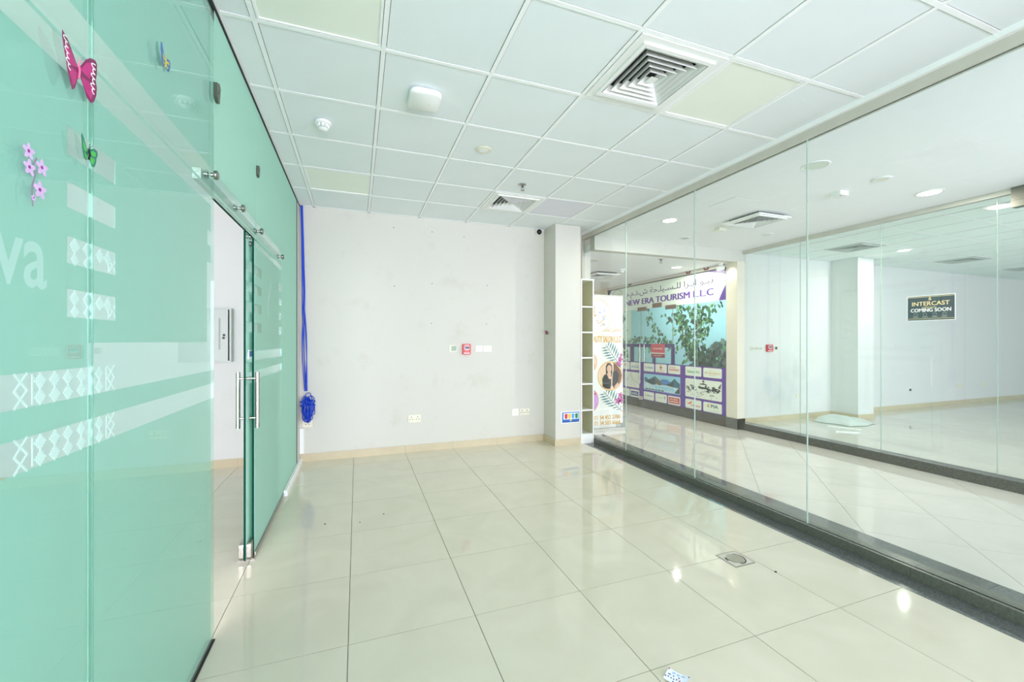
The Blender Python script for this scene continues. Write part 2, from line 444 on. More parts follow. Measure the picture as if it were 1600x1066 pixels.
for i in range(len(GX) - 1):
    for j in range(len(GY) - 1):
        a0, a1, b0, b1 = GX[i] + g, GX[i + 1] - g, GY[j] + g, GY[j + 1] - g
        if i == 0: a0 = GX[0] + .021
        if i == len(GX) - 2: a1 = GX[-1] - .0135
        if j == len(GY) - 2: b1 = YB - .021
        if a1 - a0 < .01 or b1 - b0 < .01: continue
        k = special.get((i, j))
        if k == 'vent': continue
        if k == 'panel':
            p = thing('ceiling_light', panel_labels[(i, j)], 'ceiling light', ((a0 + a1) / 2, (b0 + b1) / 2, H), 'square ceiling lights')
            f = MB()
            for r in ((a0, a1, b0, b0 + .012), (a0, a1, b1 - .012, b1), (a0, a0 + .012, b0 + .012, b1 - .012), (a1 - .012, a1, b0 + .012, b1 - .012)):
                f.box(*r, H + .001, H + .03)
            f.build('frame', 'tee_white', p); MB().box(a0 + .012, a1 - .012, b0 + .012, b1 - .012, H + .006, H + .016).build('diffuser', 'light_panel', p)
            continue
        ctile(a0, a1, b0, b1, H + .004, 'tile_lilac' if k == 'lilac' else 'tile_white', ceiling, (XL, -1.6, H))

struct(MB().box(-3.2, XL - .022, -1.6, YB + .06, H, H + .16).build('ceiling', 'ceiling_paint'))

# square four-way air diffusers
def diffuser(name, label, cx, cy, z, half, inner, group, depth=.05, rings=5, mframe='plastic_white'):
    t = thing(name, label, 'air vent', (cx, cy, z), group)
    f = MB()
    o, i_ = half, inner
    for (x0, x1, y0, y1) in ((-o, o, -o, -i_), (-o, o, i_, o), (-o, -i_, -i_, i_), (i_, o, -i_, i_)):
        f.box(cx + x0, cx + x1, cy + y0, cy + y1, z - .004, z + .012)
    lip = i_ + .025
    for k, (p, q, h) in enumerate(((lip, i_, -.014),)):
        for (x0, x1, y0, y1) in ((-p, p, -p, -q), (-p, p, q, p), (-p, -q, -q, q), (q, p, -q, q)):
            f.box(cx + x0, cx + x1, cy + y0, cy + y1, z + h, z + .002)
    f.build('frame', mframe, t)
    b = MB(); D = depth
    for (x0, x1, y0, y1, z0, z1) in ((-i_, i_, -i_, i_, D + .02, D + .03), (-i_, -i_ + .004, -i_, i_, 0, D + .02), (i_ - .004, i_, -i_, i_, 0, D + .02), (-i_, i_, -i_, -i_ + .004, 0, D + .02), (-i_, i_, i_ - .004, i_, 0, D + .02)):
        b.box(cx + x0, cx + x1, cy + y0, cy + y1, z + z0, z + z1)
    b.build('duct', 'dark_gap', t)
    step = (i_ - .03) / rings
    for k in range(rings):
        ro = i_ - .006 - k * step; ri = ro - step * .56
        v = MB(); th = .0025; zb, zt = z - .012 , z + depth * .62
        outer = [(-1, -1), (1, -1), (1, 1), (-1, 1)]
        vs = [(cx + ro * a, cy + ro * c, zb) for a, c in outer] + [(cx + ri * a, cy + ri * c, zt) for a, c in outer] + \
             [(cx + (ro - th) * a, cy + (ro - th) * c, zb) for a, c in outer] + [(cx + (ri - th) * a, cy + (ri - th) * c, zt) for a, c in outer]
        fs = []
        for e in range(4):
            n_ = (e + 1) % 4
            fs += [(e, n_, 4 + n_, 4 + e), (8 + n_, 8 + e, 12 + e, 12 + n_), (n_, e, 8 + e, 8 + n_), (4 + e, 4 + n_, 12 + n_, 12 + e)]
        v.add(vs, fs).build('louvre', mframe, t)
    c = .026
    MB().add([(cx - c, cy - c, z - .012), (cx + c, cy - c, z - .012), (cx + c, cy + c, z - .012), (cx - c, cy + c, z - .012), (cx, cy, z + .012)],
             [(3, 2, 1, 0), (0, 1, 4), (1, 2, 4), (2, 3, 4), (3, 0, 4)]).build('centre_cone', mframe, t)
    return t
cx, cy = (GX[4] + GX[5]) / 2, (GY[6] + GY[7]) / 2
diffuser('ceiling_vent', 'large white square air diffuser with dark louvre gaps, nearest the camera', cx, cy, H, .285, .215, 'square air diffusers')
cy = (GY[10] + GY[11]) / 2
diffuser('ceiling_vent', 'white square air diffuser in the ceiling near the back wall', cx, cy, H, .285, .215, 'square air diffusers')

# plain shell of the rooms behind the camera
YW = -4.6
struct(MB().box(-3.2, 2.885, YW, -1.6, -.03, 0).build('floor', 'porcelain')); struct(MB().box(2.885, 17.0, YW, -1.6, -.05, ZF).build('floor', 'porcelain_mall'))
struct(MB().box(-3.2, XR, YW, -1.6, H, H + .16).build('ceiling', 'ceiling_paint')); struct(MB().box(XR, 17.1, YW, -1.6, HM, HM + .1).build('ceiling', 'ceiling_paint'))
struct(MB().box(-3.3, -3.2, YW, -1.6, -.03, H + .16).build('wall_left', 'paint_plain')); struct(MB().box(17.0, 17.1, YW, -1.6, -.03, HM).build('wall_right', 'paint_plain'))
struct(MB().box(XL - .012, XL, YW, -1.6, 0, H).build('wall_left', 'frosted_film'))
struct(MB().box(XR, XR + .012, YW, -1.6, 0, H).build('window_4', 'glass_clear'))

# ------------------------------------------------------------------ walls of this room and the room behind the frosted glass
struct(MB().box(XL, 3.2, YB, YB + .14, -0.03, H + .06).build('wall_back', 'paint_white'))
struct(MB().box(-3.2, XL, YB + .06, YB + .14, -0.03, H + .06).build('wall_back', 'paint_plain'))
struct(MB().box(-3.3, -3.2, -1.6, YB + .14, -0.03, H + .16).build('wall_left', 'paint_plain'))
struct(MB().box(2.457, 2.832, 5.0, YB, 0, H).build('wall_pier', 'paint_white'))
def skirting(name, pieces):
    o = None
    for (x0, x1, y0, y1, h, step) in pieces:
        pass
    x0, x1, y0, y1 = min(p[0] for p in pieces), max(p[1] for p in pieces), min(p[2] for p in pieces), max(p[3] for p in pieces)
    o = struct(empty(name, (x0, y0, 0)))
    for (x0, x1, y0, y1, h, step) in pieces:
        alongx = (x1 - x0) > (y1 - y0); a, b = (x0, x1) if alongx else (y0, y1)
        t = a
        while t < b - .01:
            # joints line up with the floor tile joints
            e = (math.floor((t + 1e-4 + .0388) / .6) + 1) * .6 - .0388 if alongx else b
            e = min(b, e)
            if alongx: MB().box(t + .0006, e - .0006, y0, y1, 0, h).build('skirting_tile', 'skirting', o)
            else: MB().box(x0, x1, t, e, 0, h).build('skirting_tile', 'skirting', o)
            t = e
    return o
skirting('baseboard_back', [(XL + .01, 2.445, YB - .012, YB, .09, .6), (2.445, 2.457, 4.988, YB, .088, 1), (2.457, 2.832, 4.988, 5.0, .086, 1)])
skirting('baseboard_left', [(-3.2, XL - .03, YB + .048, YB + .06, .09, .6)])

# ------------------------------------------------------------------ frosted glass partition (left wall)
T = 0.012
wl = struct(empty('wall_left', (XL, 2.3, 0)))
def pane(parent, x, y0, y1, z0, z1, name='glass_panel', m='glass_green', edge='glass_edge_dark', t=T, dark=(0, 0, 0, 0)):
    return MB().box(x - t, x, y0, y1, z0, z1, faces=[*dark, 0, 0]).build(name, [m, edge], parent)
RAIL = (2.085, 2.18); B2 = (2.01, 2.075); M1 = (1.257, 1.327); M2 = (1.13, 1.197)
ROWS = [(1.822, 1.888), (1.70, 1.76), (1.572, 1.634), (1.447, 1.512)]
film_mat('frosted_film_matte', (204, 235, 223), (216, 244, 233), 0.5)
def film(p, x, y0, y1, z0, z1, holes, mt='frosted_film'):
    b = MB(); k = abs(x) / .625          # the clear strips keep the height they show through the pane
    holes = [(h[0] * k, h[1] * k, CAM_Z + (h[2] - CAM_Z) * k, CAM_Z + (h[3] - CAM_Z) * k) for h in holes]
    for a0, a1, b0, b1 in cells(y0, y1, z0, z1, holes): b.box(x - .0012, x - .0003, a0, a1, b0, b1)
    return b.build('frosted_film', mt, p)
big = 9
def bands(a0, a1, rail=True):
    h = [(a0, a1, *B2), (a0, a1, *M1), (a0, a1, *M2)]
    return h + ([(a0, a1, *RAIL)] if rail else [])
xf = XL - T
TOPZ = 2.93
EP = 'glass_green'
pa = pane(wl, XL, -1.6, 1.3615, .006, TOPZ, edge=EP); film(pa, xf, -1.6, 1.3615, .006, TOPZ, bands(-big, big) + [(1.258, 1.37, *r) for r in ROWS])
pb = pane(wl, XL, 1.3645, 2.308, .006, TOPZ, edge=EP)
film(pb, xf, 1.3645, 2.308, .006, TOPZ, [h for h in bands(-big, big)] + [(1.3, 1.462, *r) for r in ROWS] + [(2.219, 2.4, *ROWS[0]), (2.213, 2.4, 1.327, 1.745), (-big, big, 1.257, 1.387)])
pc = pane(wl, XL, 2.3115, 3.1915, 2.055, TOPZ, dark=(1, 0, 0, 0)); film(pc, XL + .0016, 2.3115, 3.1915, 2.055, TOPZ, [(-big, big, *RAIL), (-big, big, 1.9, 2.075)], 'frosted_film_matte')
pd = pane(wl, XL, 3.12, 4.1705, .02, 2.052, dark=(1, 0, 1, 0))
film(pd, XL + .0016, 3.12, 4.1705, .02, 2.052, bands(-big, big, False) + [(3.0, 3.352, *r) for r in ROWS] + [(4.043, 4.3, *r) for r in ROWS], 'frosted_film_matte')
pe = pane(wl, XL, 3.1945, 4.1705, 2.055, TOPZ, edge=EP); film(pe, XL + .0016, 3.1945, 4.1705, 2.055, TOPZ, [(-big, big, *RAIL)], 'frosted_film_matte')
pf = pane(wl, XL, 4.1735, 5.13, .02, TOPZ, edge=EP); film(pf, XL + .0016, 4.1735, 5.13, .02, TOPZ, [], 'frosted_film_matte')
# silicone joints, top channel, floor seal, wall channel
MB().box(XL - .005, XL - .002, 1.3616, 1.3644, .006, TOPZ).build('joint_seal', 'glass_edge_pale', wl)
MB().box(XL - .005, XL - .002, 4.1706, 4.1734, .02, TOPZ).build('joint_seal', 'glass_edge_pale', wl)
MB().box(XL - .022, XL + .008, -1.6, 5.35, TOPZ, H).build('top_channel', 'black_rubber', wl)
MB().box(XL - .018, XL + .005, -1.6, 2.31, 0, .006).build('floor_seal', 'black_rubber', wl)
b = MB(); b.box(XL - .020, XL + .002, 3.12, 5.15, .0, .019, 1); b.box(XL + .002, XL + .010, 3.12, 4.23, 0, .03); b.box(XL - .028, XL - .020, 3.12, 5.15, 0, .03)
b.build('floor_channel', ['steel', 'black_rubber'], wl)
MB().box(XL - .02, XL + .006, 5.131, 5.15, 0, TOPZ).build('wall_channel', 'black_rubber', wl)
struct(MB().box(XL - .05, XL + .004, 5.15, 5.36, 0, H).build('wall_nib', 'paint_white'))
# patch clamps at the header joints
def hexclamp(y, z, s=1.0):
    pl = facing_pos_x(XL)
    b = MB(); b.prism([(y - .028 * s, z - .035 * s), (y - .008 * s, z - .05 * s), (y + .012 * s, z - .05 * s), (y + .03 * s, z + .03 * s), (y + .012 * s, z + .045 * s), (y - .028 * s, z + .03 * s)], pl, 0.001, .016)
    b.prism(circ(y, z, .008, n=12), pl, .016, .018)
    b.build('glass_clamp', 'steel_dark', wl)
hexclamp(2.325, 2.56); hexclamp(3.193, 2.52, .85)
# sliding track behind the clear strip, with its through bolts
tr = MB(); tr.box(XL - T - .045, XL - T - .012, 2.22, 4.17, 2.11, 2.158); 
track = tr.build('sliding_rail', mat('aluminium', (176, 182, 174), .4, metal=.3) and 'aluminium', wl)
for y, z in ((2.271, 2.15), (2.759, 2.143), (3.251, 2.133), (4.106, 2.122)):
    b = MB(); b.lathe([(.010, 0), (.010, .012), (.019, .012), (.021, .016), (.021, .024), (.017, .028)], (XL, y, z), 'x', 20)
    b.lathe([(.012, -.02), (.012, 0)], (XL - T, y, z), 'x', 12)
    b.build('rail_bolt', 'steel_bolt', track, smooth=40)
# clear-cut lettering and pale lattice shapes on the inner face
KF = abs(xf) / .625
pl = Plane((xf, 0, CAM_Z * (1 - KF)), (0, KF, 0), (0, 0, KF), (1, 0, 0))
b = MB(); b.text('va', pl, 1.045, 1.190, 1.500, 1.596, 0, .0004, bold=.012); b.build('lettering', film_mat('lettering_film', (220, 236, 229), (224, 238, 232), .1) and 'lettering_film', pa)
def cross(b, cy, cz, s):
    u = s / 7
    st = [(3.5, .5), (2.5, .5), (2.5, 1.5), (1.5, 1.5), (1.5, 2.5), (.5, 2.5), (.5, 3.5)]
    o = st + [(-x, y) for x, y in st[::-1]] + [(-x, -y) for x, y in st] + [(x, -y) for x, y in st[::-1]]
    b.prism([(cy + x * u, cz + y * u) for x, y in o], pl, .0002, .0006)
def xs(b, cy, cz, s):
    for q in ([(cy - s / 2, cz - s / 2), (cy, cz), (cy + s / 2, cz - s / 2)], [(cy - s / 2, cz + s / 2), (cy, cz), (cy + s / 2, cz + s / 2)]):
        for p in stroke(q, s * .13): b.prism(p, pl, .0002, .0006)
ba, bb = MB(), MB()
for zc in (1.603, 1.480):
    for y in (1.285, 1.335): cross(ba, y, zc + .012, .036); cross(ba, y, zc - .02, .030)
    cross(bb, 1.388, zc + .008, .036); cross(bb, 1.425, zc + .008, .036); xs(bb, 1.447, zc - .008, .03)
    bb.rect(pl, 1.426, 1.429, zc - .028, zc + .028, .0002, .0006)
for z0, z1 in (M1, M2):
    zc = (z0 + z1) / 2
    for y in (1.17, 1.215, 1.26, 1.31): cross(ba, y, zc + .016, .034); cross(ba, y, zc - .018, .034)
    for y in (1.115,): xs(ba, y, zc + .017, .036); xs(ba, y, zc - .017, .036)
    ba.rect(pl, 1.145, 1.149, z0 + .004, z1 - .004, .0002, .0006)
    cross(bb, 1.385, zc + .016, .034); cross(bb, 1.385, zc - .018, .034); xs(bb, 1.44, zc + .016, .034); xs(bb, 1.44, zc - .016, .034)
    bb.rect(pl, 1.415, 1.418, z0 + .004, z1 - .004, .0002, .0006)
ba.build('lattice_shapes', 'pale_film', pa); bb.build('lattice_shapes', 'pale_film', pb)
# mirrored salon logo etched on the fixed pane beside the door: swoosh and faint letters
pl = facing_pos_x(XL + .0016)
b = MB()
sw1 = [(3.62 + .045 * math.sin(t * 5.2 + .6), 1.86 - .20 * t) for t in [k / 14 for k in range(15)]]
sw2 = [(3.60 + .04 * math.sin(t * 4.2 + 2.0), 1.74 - .17 * t) for t in [k / 12 for k in range(13)]]
b.prism(ribbon(sw1, .05), pl, -.0002, .0004); b.prism(ribbon(sw2, .04), pl, -.0002, .0004)
b.text('S', pl, 3.44, 3.58, 1.45, 1.55, 0, .0004); b.text('san', pl, 3.66, 3.98, 1.45, 1.51, 0, .0004); b.build('etched_logo', film_mat('logo_film', (216, 240, 231), (214, 240, 230), .45) and 'logo_film', pd)

# sliding door leaf, slid open behind the fixed pane
LX = -0.655
door = struct(empty('door_1', (LX, 3.5, 0)))
lp = pane(door, LX, 3.045, 4.0, .012, 2.10, dark=(1, 0, 1, 0))
film(lp, LX + .0016, 3.045, 4.0, .012, 2.10, bands(-big, big, True) + [(2.85, 3.08, *r) for r in ROWS], 'frosted_film_matte')
for nx, s in ((LX + .048, 1), (LX - T - .048, -1)):
    b = MB(); b.tube([(nx, 3.125, .83), (nx, 3.125, 1.19)], .0125, 16)
    for z in (.895, 1.15):
        b.tube([(LX if s > 0 else LX - T, 3.125, z), (nx, 3.125, z)], .007, 12)
        b.tube([(LX if s > 0 else LX - T, 3.125, z), ((LX if s > 0 else LX - T) + s * .014, 3.125, z)], .012, 12)
    b.build('door_handle', 'steel', door, smooth=40)
for z in (2.065, 2.02):
    b = MB(); b.lathe([(.014, 0), (.018, .004), (.018, .012), (.013, .015)], (LX, 3.13, z), 'x', 18)
    b.lathe([(.018, -.014), (.018, 0)], (LX - T, 3.13, z), 'x', 18); b.build('hanger_bolt', 'steel_bolt', door, smooth=40)
MB().box(LX + .0005, LX + .004, 3.10, 3.30, 1.275, 1.335).build('door_label', 'white', door)
MB().box(LX + .004, LX + .0045, 3.12, 3.25, 1.29, 1.325).build('label_print', mat('label_blue', (70, 110, 190), .5) and 'label_blue', door)
# floor guide that the leaf runs through
gd = thing('floor_guide', 'steel floor guide block at the foot of the sliding glass door', 'door guide', (LX, 3.1, 0))
pg = facing_cam_y(3.07)
MB().box(LX - .05, LX + .040, 3.07, 3.13, .0, .010).build('base_plate', 'steel', gd)
for x0, x1 in ((LX - T - .026, LX - T - .003), (LX + .003, LX + .026)):
    MB().prism(rrect(3.05, 3.15, .010, .118, .02), facing_pos_x(x0), 0, x1 - x0).build('guide_cheek', 'steel', gd)

# white cable trunking along the foot of the glass and up the corner
t1 = MB(); t1.prism([(0, 0), (.032, 0), (.032, .042), (.022, .052), (0, .052)], Plane((XL + .006, 4.23, 0), (1, 0, 0), (0, 0, 1), (0, 1, 0)), 0, 1.1)
tag(t1.build('cable_trunking', 'plastic_white'), 'white plastic trunking along the floor at the foot of the frosted glass', 'cable trunking', 'white cable trunking')
t2 = MB().box(XL + .008, XL + .05, YB - .03, YB - .0, .10, .39)
tag(t2.build('cable_trunking', 'plastic_white'), 'short upright white trunking in the corner under the blue cables', 'cable trunking', 'white cable trunking')

# ------------------------------------------------------------------ blue data cables hanging in the corner
cb = thing('cable_bundle', 'bundle of blue data cables hanging in the corner with a coiled tangle at its end', 'cables', (XL + .04, YB - .05, .35))
for k in range(6):
    x0, y0 = XL + .022 + .008 * (k % 3), YB - .040 + .010 * (k // 3)
    ph = random.uniform(0, 6); am = random.uniform(.002, .011)
    path = []
    for i in range(36):
        t = i / 35; z = H - .005 - t * 2.12
        w = min(1, t * 6) * (am + .018 * max(0, math.sin(PI * (t - .35) / .65)) * (1 if k % 2 else .3))
        path.append((x0 + w * math.sin(ph + 5 * t) * 1.0 + .045 * t, y0 + .4 * w * math.cos(ph + 4 * t) - .01 * t, z))
    MB().tube(path, .0048, 6).build('cable', 'cable_blue', cb, smooth=60)
for k in range(20):
    cxx, cyy, czz = XL + .098 + random.uniform(-.015, .02), YB - .075 + random.uniform(-.02, .015), .63 + random.uniform(-.035, .03)
    rx, rz = random.uniform(.014, .066), random.uniform(.07, .165); tilt = random.uniform(-.6, .6); ph = random.uniform(0, 6)
    path = []
    for i in range(49):
        a = 2 * PI * i / 48
        u = rx * math.cos(a) + .008 * math.sin(3 * a + ph); w = rz * math.sin(a) + .010 * math.sin(2 * a + ph)
        path.append((cxx + u * math.cos(tilt) - w * math.sin(tilt) * .25, cyy + .028 * math.sin(a + ph) * math.cos(2 * a), czz + w * math.cos(tilt * .5) + u * math.sin(tilt) * .4))
    MB().tube(path, .0046, 6, caps=False).build('coil_loop', 'cable_blue', cb, smooth=60)
b = MB()
for z in (.70, .655): b.tube([(XL + .098 + .075 * math.cos(a), YB - .075 + .04 * math.sin(a), z + .012 * math.sin(2 * a)) for a in [2 * PI * i / 24 for i in range(25)]], .005, 6, caps=False)
b.build('coil_wrap', 'cable_blue', cb, smooth=60)

# ------------------------------------------------------------------ electrical panel in the room behind the opening
ep = thing('electrical_panel', 'grey wall-mounted metal panel box with slotted door seen through the open glass doorway', 'electrical panel', (-1.52, YB + .06, 1.165))
MB().box(-1.76, -1.285, 5.335, YB + .06, 1.165, 1.745).build('body', 'panel_grey', ep)
pd_ = facing_cam_y(5.335)
d = MB(); d.prism(rrect(-1.75, -1.312, 1.178, 1.732, .006), pd_, .0005, .012); dr = d.build('door', 'panel_grey', ep)
b = MB().rect(pd_, -1.3115, -1.302, 1.178, 1.732, .0005, .0012); b.build('door_gap', 'dark_gap', ep)
b = MB()
for k in range(22): b.prism([(-1.398, 1.30 + k * .0155), (-1.381, 1.306 + k * .0155), (-1.381, 1.311 + k * .0155), (-1.398, 1.305 + k * .0155)], pd_, .012, .0126)
b.build('vent_slots', 'dark_gap', dr)
for (a, z) in ((-1.348, 1.455), (-1.352, 1.425)): MB().prism(circ(a, z, .013, n=16), pd_, .012, .018).build('lock', 'black', dr)

# ------------------------------------------------------------------ shopfront glazing (right), window_1
w1 = struct(empty('window_1', (XR, 2.0, 0)))
GT = 0.012
ys = [-1.16, -.06, 1.03, 2.122, 3.209, 4.318, 5.335]
for k, (a, bq) in enumerate(zip(ys, ys[1:])):
    MB().box(XR, XR + GT, a + .002, bq - .002, .062, 2.858, faces=[1, 1, 1, 1, 0, 0]).build('glass_pane', ['glass_clear', 'glass_edge_pale'], w1)
for y in ys[1:-1]: MB().box(XR + .001, XR + GT - .001, y - .0018, y + .0018, .062, 2.855).build('joint_seal', 'glass_edge_pale', w1)
b = MB(); b.box(XR - .018, XR + .03, -1.6, YB, 2.875, H - .028); b.box(XR - .018, XR - .003, -1.6, YB, 2.852, 2.875); b.box(XR + GT + .003, XR + .03, -1.6, YB, 2.852, 2.875)
b.build('head_frame', 'metal_frame', w1)
b = MB(); b.box(XR - .002, XR + GT + .002, -1.6, YB - .03, 2.858, 2.875); b.build('glazing_gasket', 'black_rubber', w1)
b = MB(); b.box(XR - .018, XR - .003, YB - .024, YB, .062, 2.852); b.box(XR + GT + .003, XR + .03, YB - .024, YB, .062, 2.852); b.box(XR - .003, XR + GT + .003, YB - .010, YB, .062, 2.852); b.build('jamb_frame', 'metal_frame', w1)
struct(MB().box(XR - .045, XR + .06, -1.6, YB, H - .028, H + .06).build('trim_5', 'tee_white'))

# ------------------------------------------------------------------ corridor shell
struct(MB().box(XR + .03, XO + .06, -1.6, 5.08, HM, HM + .1).build('ceiling', 'ceiling_paint'))
struct(MB().box(XR + .03, XO + .06, 5.08, 5.20, 2.665, HM + .1).build('wall_bulkhead', 'paint_white'))
struct(MB().box(XR + .03, XO + .06, 5.20, 9.7, 2.665, 2.76).build('ceiling', 'ceiling_paint'))
struct(MB().box(1.5, 7.1, 9.6, 9.7, -.1, 2.76).build('wall_back', 'paint_cream'))
struct(MB().box(1.5, 3.49, YB + .14, 9.6, -.06, ZF).build('floor', 'porcelain_mall'))
# cream pillar at the corner of the unit opposite
struct(MB().box(XN, XO - .03, 5.03, 5.24, .15, 2.665).build('wall_pier', 'paint_cream'))
slabs('trim_6', XN - .012, XO - .03, 5.018, 5.24, -.05, .15, 1.2, 'granite')
struct(MB().box(XN, XO + .1, 8.72, 9.6, -.1, 2.665).build('wall_right', 'paint_cream'))

# ------------------------------------------------------------------ empty unit opposite: window_2
w2 = struct(empty('window_2', (XO, 2.0, 0)))
yo = [-1.0, .25, 1.22, 2.206, 3.179, 4.153, 5.085]
for a, bq in zip(yo, yo[1:]):
    MB().box(XO, XO + GT, a + .002, bq - .002, .085, 2.795, faces=[1, 1, 1, 1, 0, 0]).build('glass_pane', ['glass_clear', 'glass_edge_pale'], w2)
for y in yo[1:-1]: MB().box(XO + .001, XO + GT - .001, y - .0018, y + .0018, .085, 2.795).build('joint_seal', 'glass_edge_pale', w2)
MB().box(XO - .02, XO + .035, -1.6, 5.12, 2.797, 2.85).build('head_frame', 'metal_frame', w2)
MB().box(XO - .02, XO + .035, 5.086, 5.14, .085, 2.797).build('jamb_frame', 'metal_frame', w2)
cl = MB().box(XO - .04, XO + .05, 1.5, 2.10, 2.66, 2.852); 
tag(cl.build('door_closer', 'steel_dark'), 'grey metal closer box at the head of the glazing across the corridor', 'door closer')
YO = 5.27; HO = 2.87
def stained(name, base, centre, rad, col):
    m = MATS[base].copy(); m.name = name; MATS[name] = m; nt = m.node_tree; bs = nt.nodes['Principled BSDF']
    src = bs.inputs['Base Color'].links[0].from_socket
    ge = nt.nodes.new('ShaderNodeNewGeometry'); ds = nt.nodes.new('ShaderNodeVectorMath'); ds.operation = 'DISTANCE'; ds.inputs[1].default_value = centre
    nz = nt.nodes.new('ShaderNodeTexNoise'); nz.inputs['Scale'].default_value = 4; nz.inputs['Detail'].default_value = 6
    nt.links.new(ge.outputs['Position'], ds.inputs[0]); nt.links.new(ge.outputs['Position'], nz.inputs['Vector'])
    mr = nt.nodes.new('ShaderNodeMapRange'); mr.inputs[1].default_value = 0; mr.inputs[2].default_value = rad; mr.inputs[3].default_value = 1; mr.inputs[4].default_value = 0
    mu = nt.nodes.new('ShaderNodeMath'); mu.operation = 'MULTIPLY'
    nt.links.new(ds.outputs['Value'], mr.inputs[0]); nt.links.new(mr.outputs[0], mu.inputs[0]); nt.links.new(nz.outputs[0], mu.inputs[1])
    mx = nt.nodes.new('ShaderNodeMix'); mx.data_type = 'RGBA'; mx.inputs[7].default_value = rgb(*col)
    nt.links.new(mu.outputs[0], mx.inputs[0]); nt.links.new(src, mx.inputs[6]); nt.links.new(mx.outputs[2], bs.inputs['Base Color'])
stained('paint_smudged', 'paint_plain', (6.95, YO, .55), .75, (176, 186, 182))
struct(MB().box(XO + .0, 17.1, YO, YO + .12, -.03, HO + .1).build('wall_right', 'paint_smudged'))
struct(MB().box(17.0, 17.1, -1.6, YO, -.03, HO + .1).build('wall_right', 'paint_plain'))
struct(MB().box(8.27, 8.70, 4.82, YO, 0, HO).build('wall_pier', 'paint_plain'))
skirting('baseboard_right', [(XO + .10, 8.258, YO - .012, YO, .09, .6), (8.258, 8.27, 4.808, YO, .09, 1), (8.27, 8.70, 4.808, 4.82, .09, 1), (8.70, 17.0, YO - .012, YO, .09, .6)])
struct(MB().box(XO + .03, XO + .17, 5.235, YO, 0, .15).build('trim_7', 'granite'))
co = MB(); co.box(XO + .03, 17.1, -1.6, YO + .1, HO + .05, HO + .12, 1)
ox = [XO + .02 + .6 * k for k in range(19)]; oy = [-.75 + .6 * j for j in range(11)]
for x in ox: co.box(x - tw, x + tw, -1.6, YO, HO, HO + .02)
for y in oy:
    for a, bq in zip(ox, ox[1:]): co.box(a + tw, bq - tw, y - tw, y + tw, HO + .0005, HO + .02)
ceil2 = struct(co.build('ceiling', ['tee_white', 'plenum'], loc=(XO, -1.6, HO)))
oy2 = oy + [YO]
voids = {(2, 8), (7, 8), (11, 8)}
for i in range(len(ox) - 1):
    for j in range(len(oy2) - 1):
        if (i, j) in voids or oy2[j + 1] - oy2[j] < .05: continue
        ctile(ox[i] + tw + .004, ox[i + 1] - tw - .004, oy2[j] + tw + .004, oy2[j + 1] - tw - .004, HO + .004, 'tile_opp', ceil2, (XO, -1.6, HO))
for k, (i, j) in enumerate(sorted(voids)):
    diffuser('ceiling_vent', ['square air diffuser in the unit opposite, above the white pier', 'square air diffuser in the unit opposite, above the coming soon sign', 'far square air diffuser in the unit opposite at the right edge'][k],
             (ox[i] + ox[i + 1]) / 2, (oy2[j] + oy2[j + 1]) / 2, HO, .285, .215, 'square air diffusers', mframe='plastic_grey')

# ------------------------------------------------------------------ narrow bookcase beside the pier
bc = thing('bookcase', 'tall narrow white bookcase tower with six open compartments beside the white pier', 'bookcase', (2.945, 5.15, 0))
X0, X1, Y0, Y1, ZT = 2.838, 3.040, 5.0, 5.33, 2.235
MB().box(X0, X0 + .018, Y0, Y1, 0, ZT - .018, faces=[0, 0, 0, 0, 1, 0]).build('side_panel', ['melamine', 'melamine_shaded'], bc)
MB().box(X1 - .018, X1, Y0, Y1, 0, ZT - .018, faces=[0, 0, 0, 0, 0, 1]).build('side_panel', ['melamine', 'melamine_shaded'], bc)
MB().box(X0 - .004, X1 + .004, Y0 - .006, Y1, ZT - .018, ZT).build('top_panel', 'melamine', bc)
MB().box(X0 + .018, X1 - .018, Y1 - .008, Y1 - .001, .0, ZT - .018).build('back_panel', 'melamine_shaded', bc)
for z in (1.866, 1.518, 1.171, .814, .458, .13): MB().box(X0 + .018, X1 - .018, Y0 + .002, Y1 - .008, z - .018, z).build('shelf', 'melamine', bc)
MB().box(X0 + .018, X1 - .018, Y0 + .004, Y0 + .02, 0, .112).build('plinth', 'melamine', bc)

# ------------------------------------------------------------------ things on the back wall
pw = facing_cam_y(YB)
def plate(name, label, cat, a0, a1, b0, b1, group=None, mt='plastic_cream', pl=pw):
    t = thing(name, label, cat, pl((a0 + a1) / 2, b0, 0), group)
    MB().prism(rrect(a0, a1, b0, b1, .004, 3), pl, 0, .009).build('face_plate', mt, t)
    return t
def socket(label, a0, a1, b0, b1, gangs=2, pl=pw):
    t = plate('wall_socket', label, 'wall socket', a0, a1, b0, b1, 'wall sockets', pl=pl)
    w = (a1 - a0) / gangs
    for k in range(gangs):
        c = a0 + w * (k + .5); zc = (b0 + b1) / 2; b = MB()
        for (dx, dz, w2, h2) in ((0, .018, .0035, .008), (-.016, -.010, .007, .0035), (.016, -.010, .007, .0035)):
            b.rect(pl, c + dx - w2, c + dx + w2, zc + dz - h2, zc + dz + h2, .009, .0094)
        b.build('socket_holes', 'black', t)
        MB().rect(pl, c + .022, c + .034, zc + .014, zc + .034, .009, .013).build('rocker', 'plastic_white', t)
    return t
socket('cream double socket low on the left half of the back wall', .598, .75, .374, .466)
socket('cream double socket low on the back wall beside the pier', 2.088, 2.23, .374, .466)
socket('cream socket low in the corner behind the blue cable coil', -.59, -.488, .395, .488, 1)
t = plate('blank_plate', 'white blank plate just left of the double socket beside the pier', 'wall plate', 1.978, 2.07, .374, .466, mt='plastic_white')
MB().rect(pw, 2.0, 2.048, .396, .444, .009, .0105).build('cover_inset', 'plastic_cream', t)
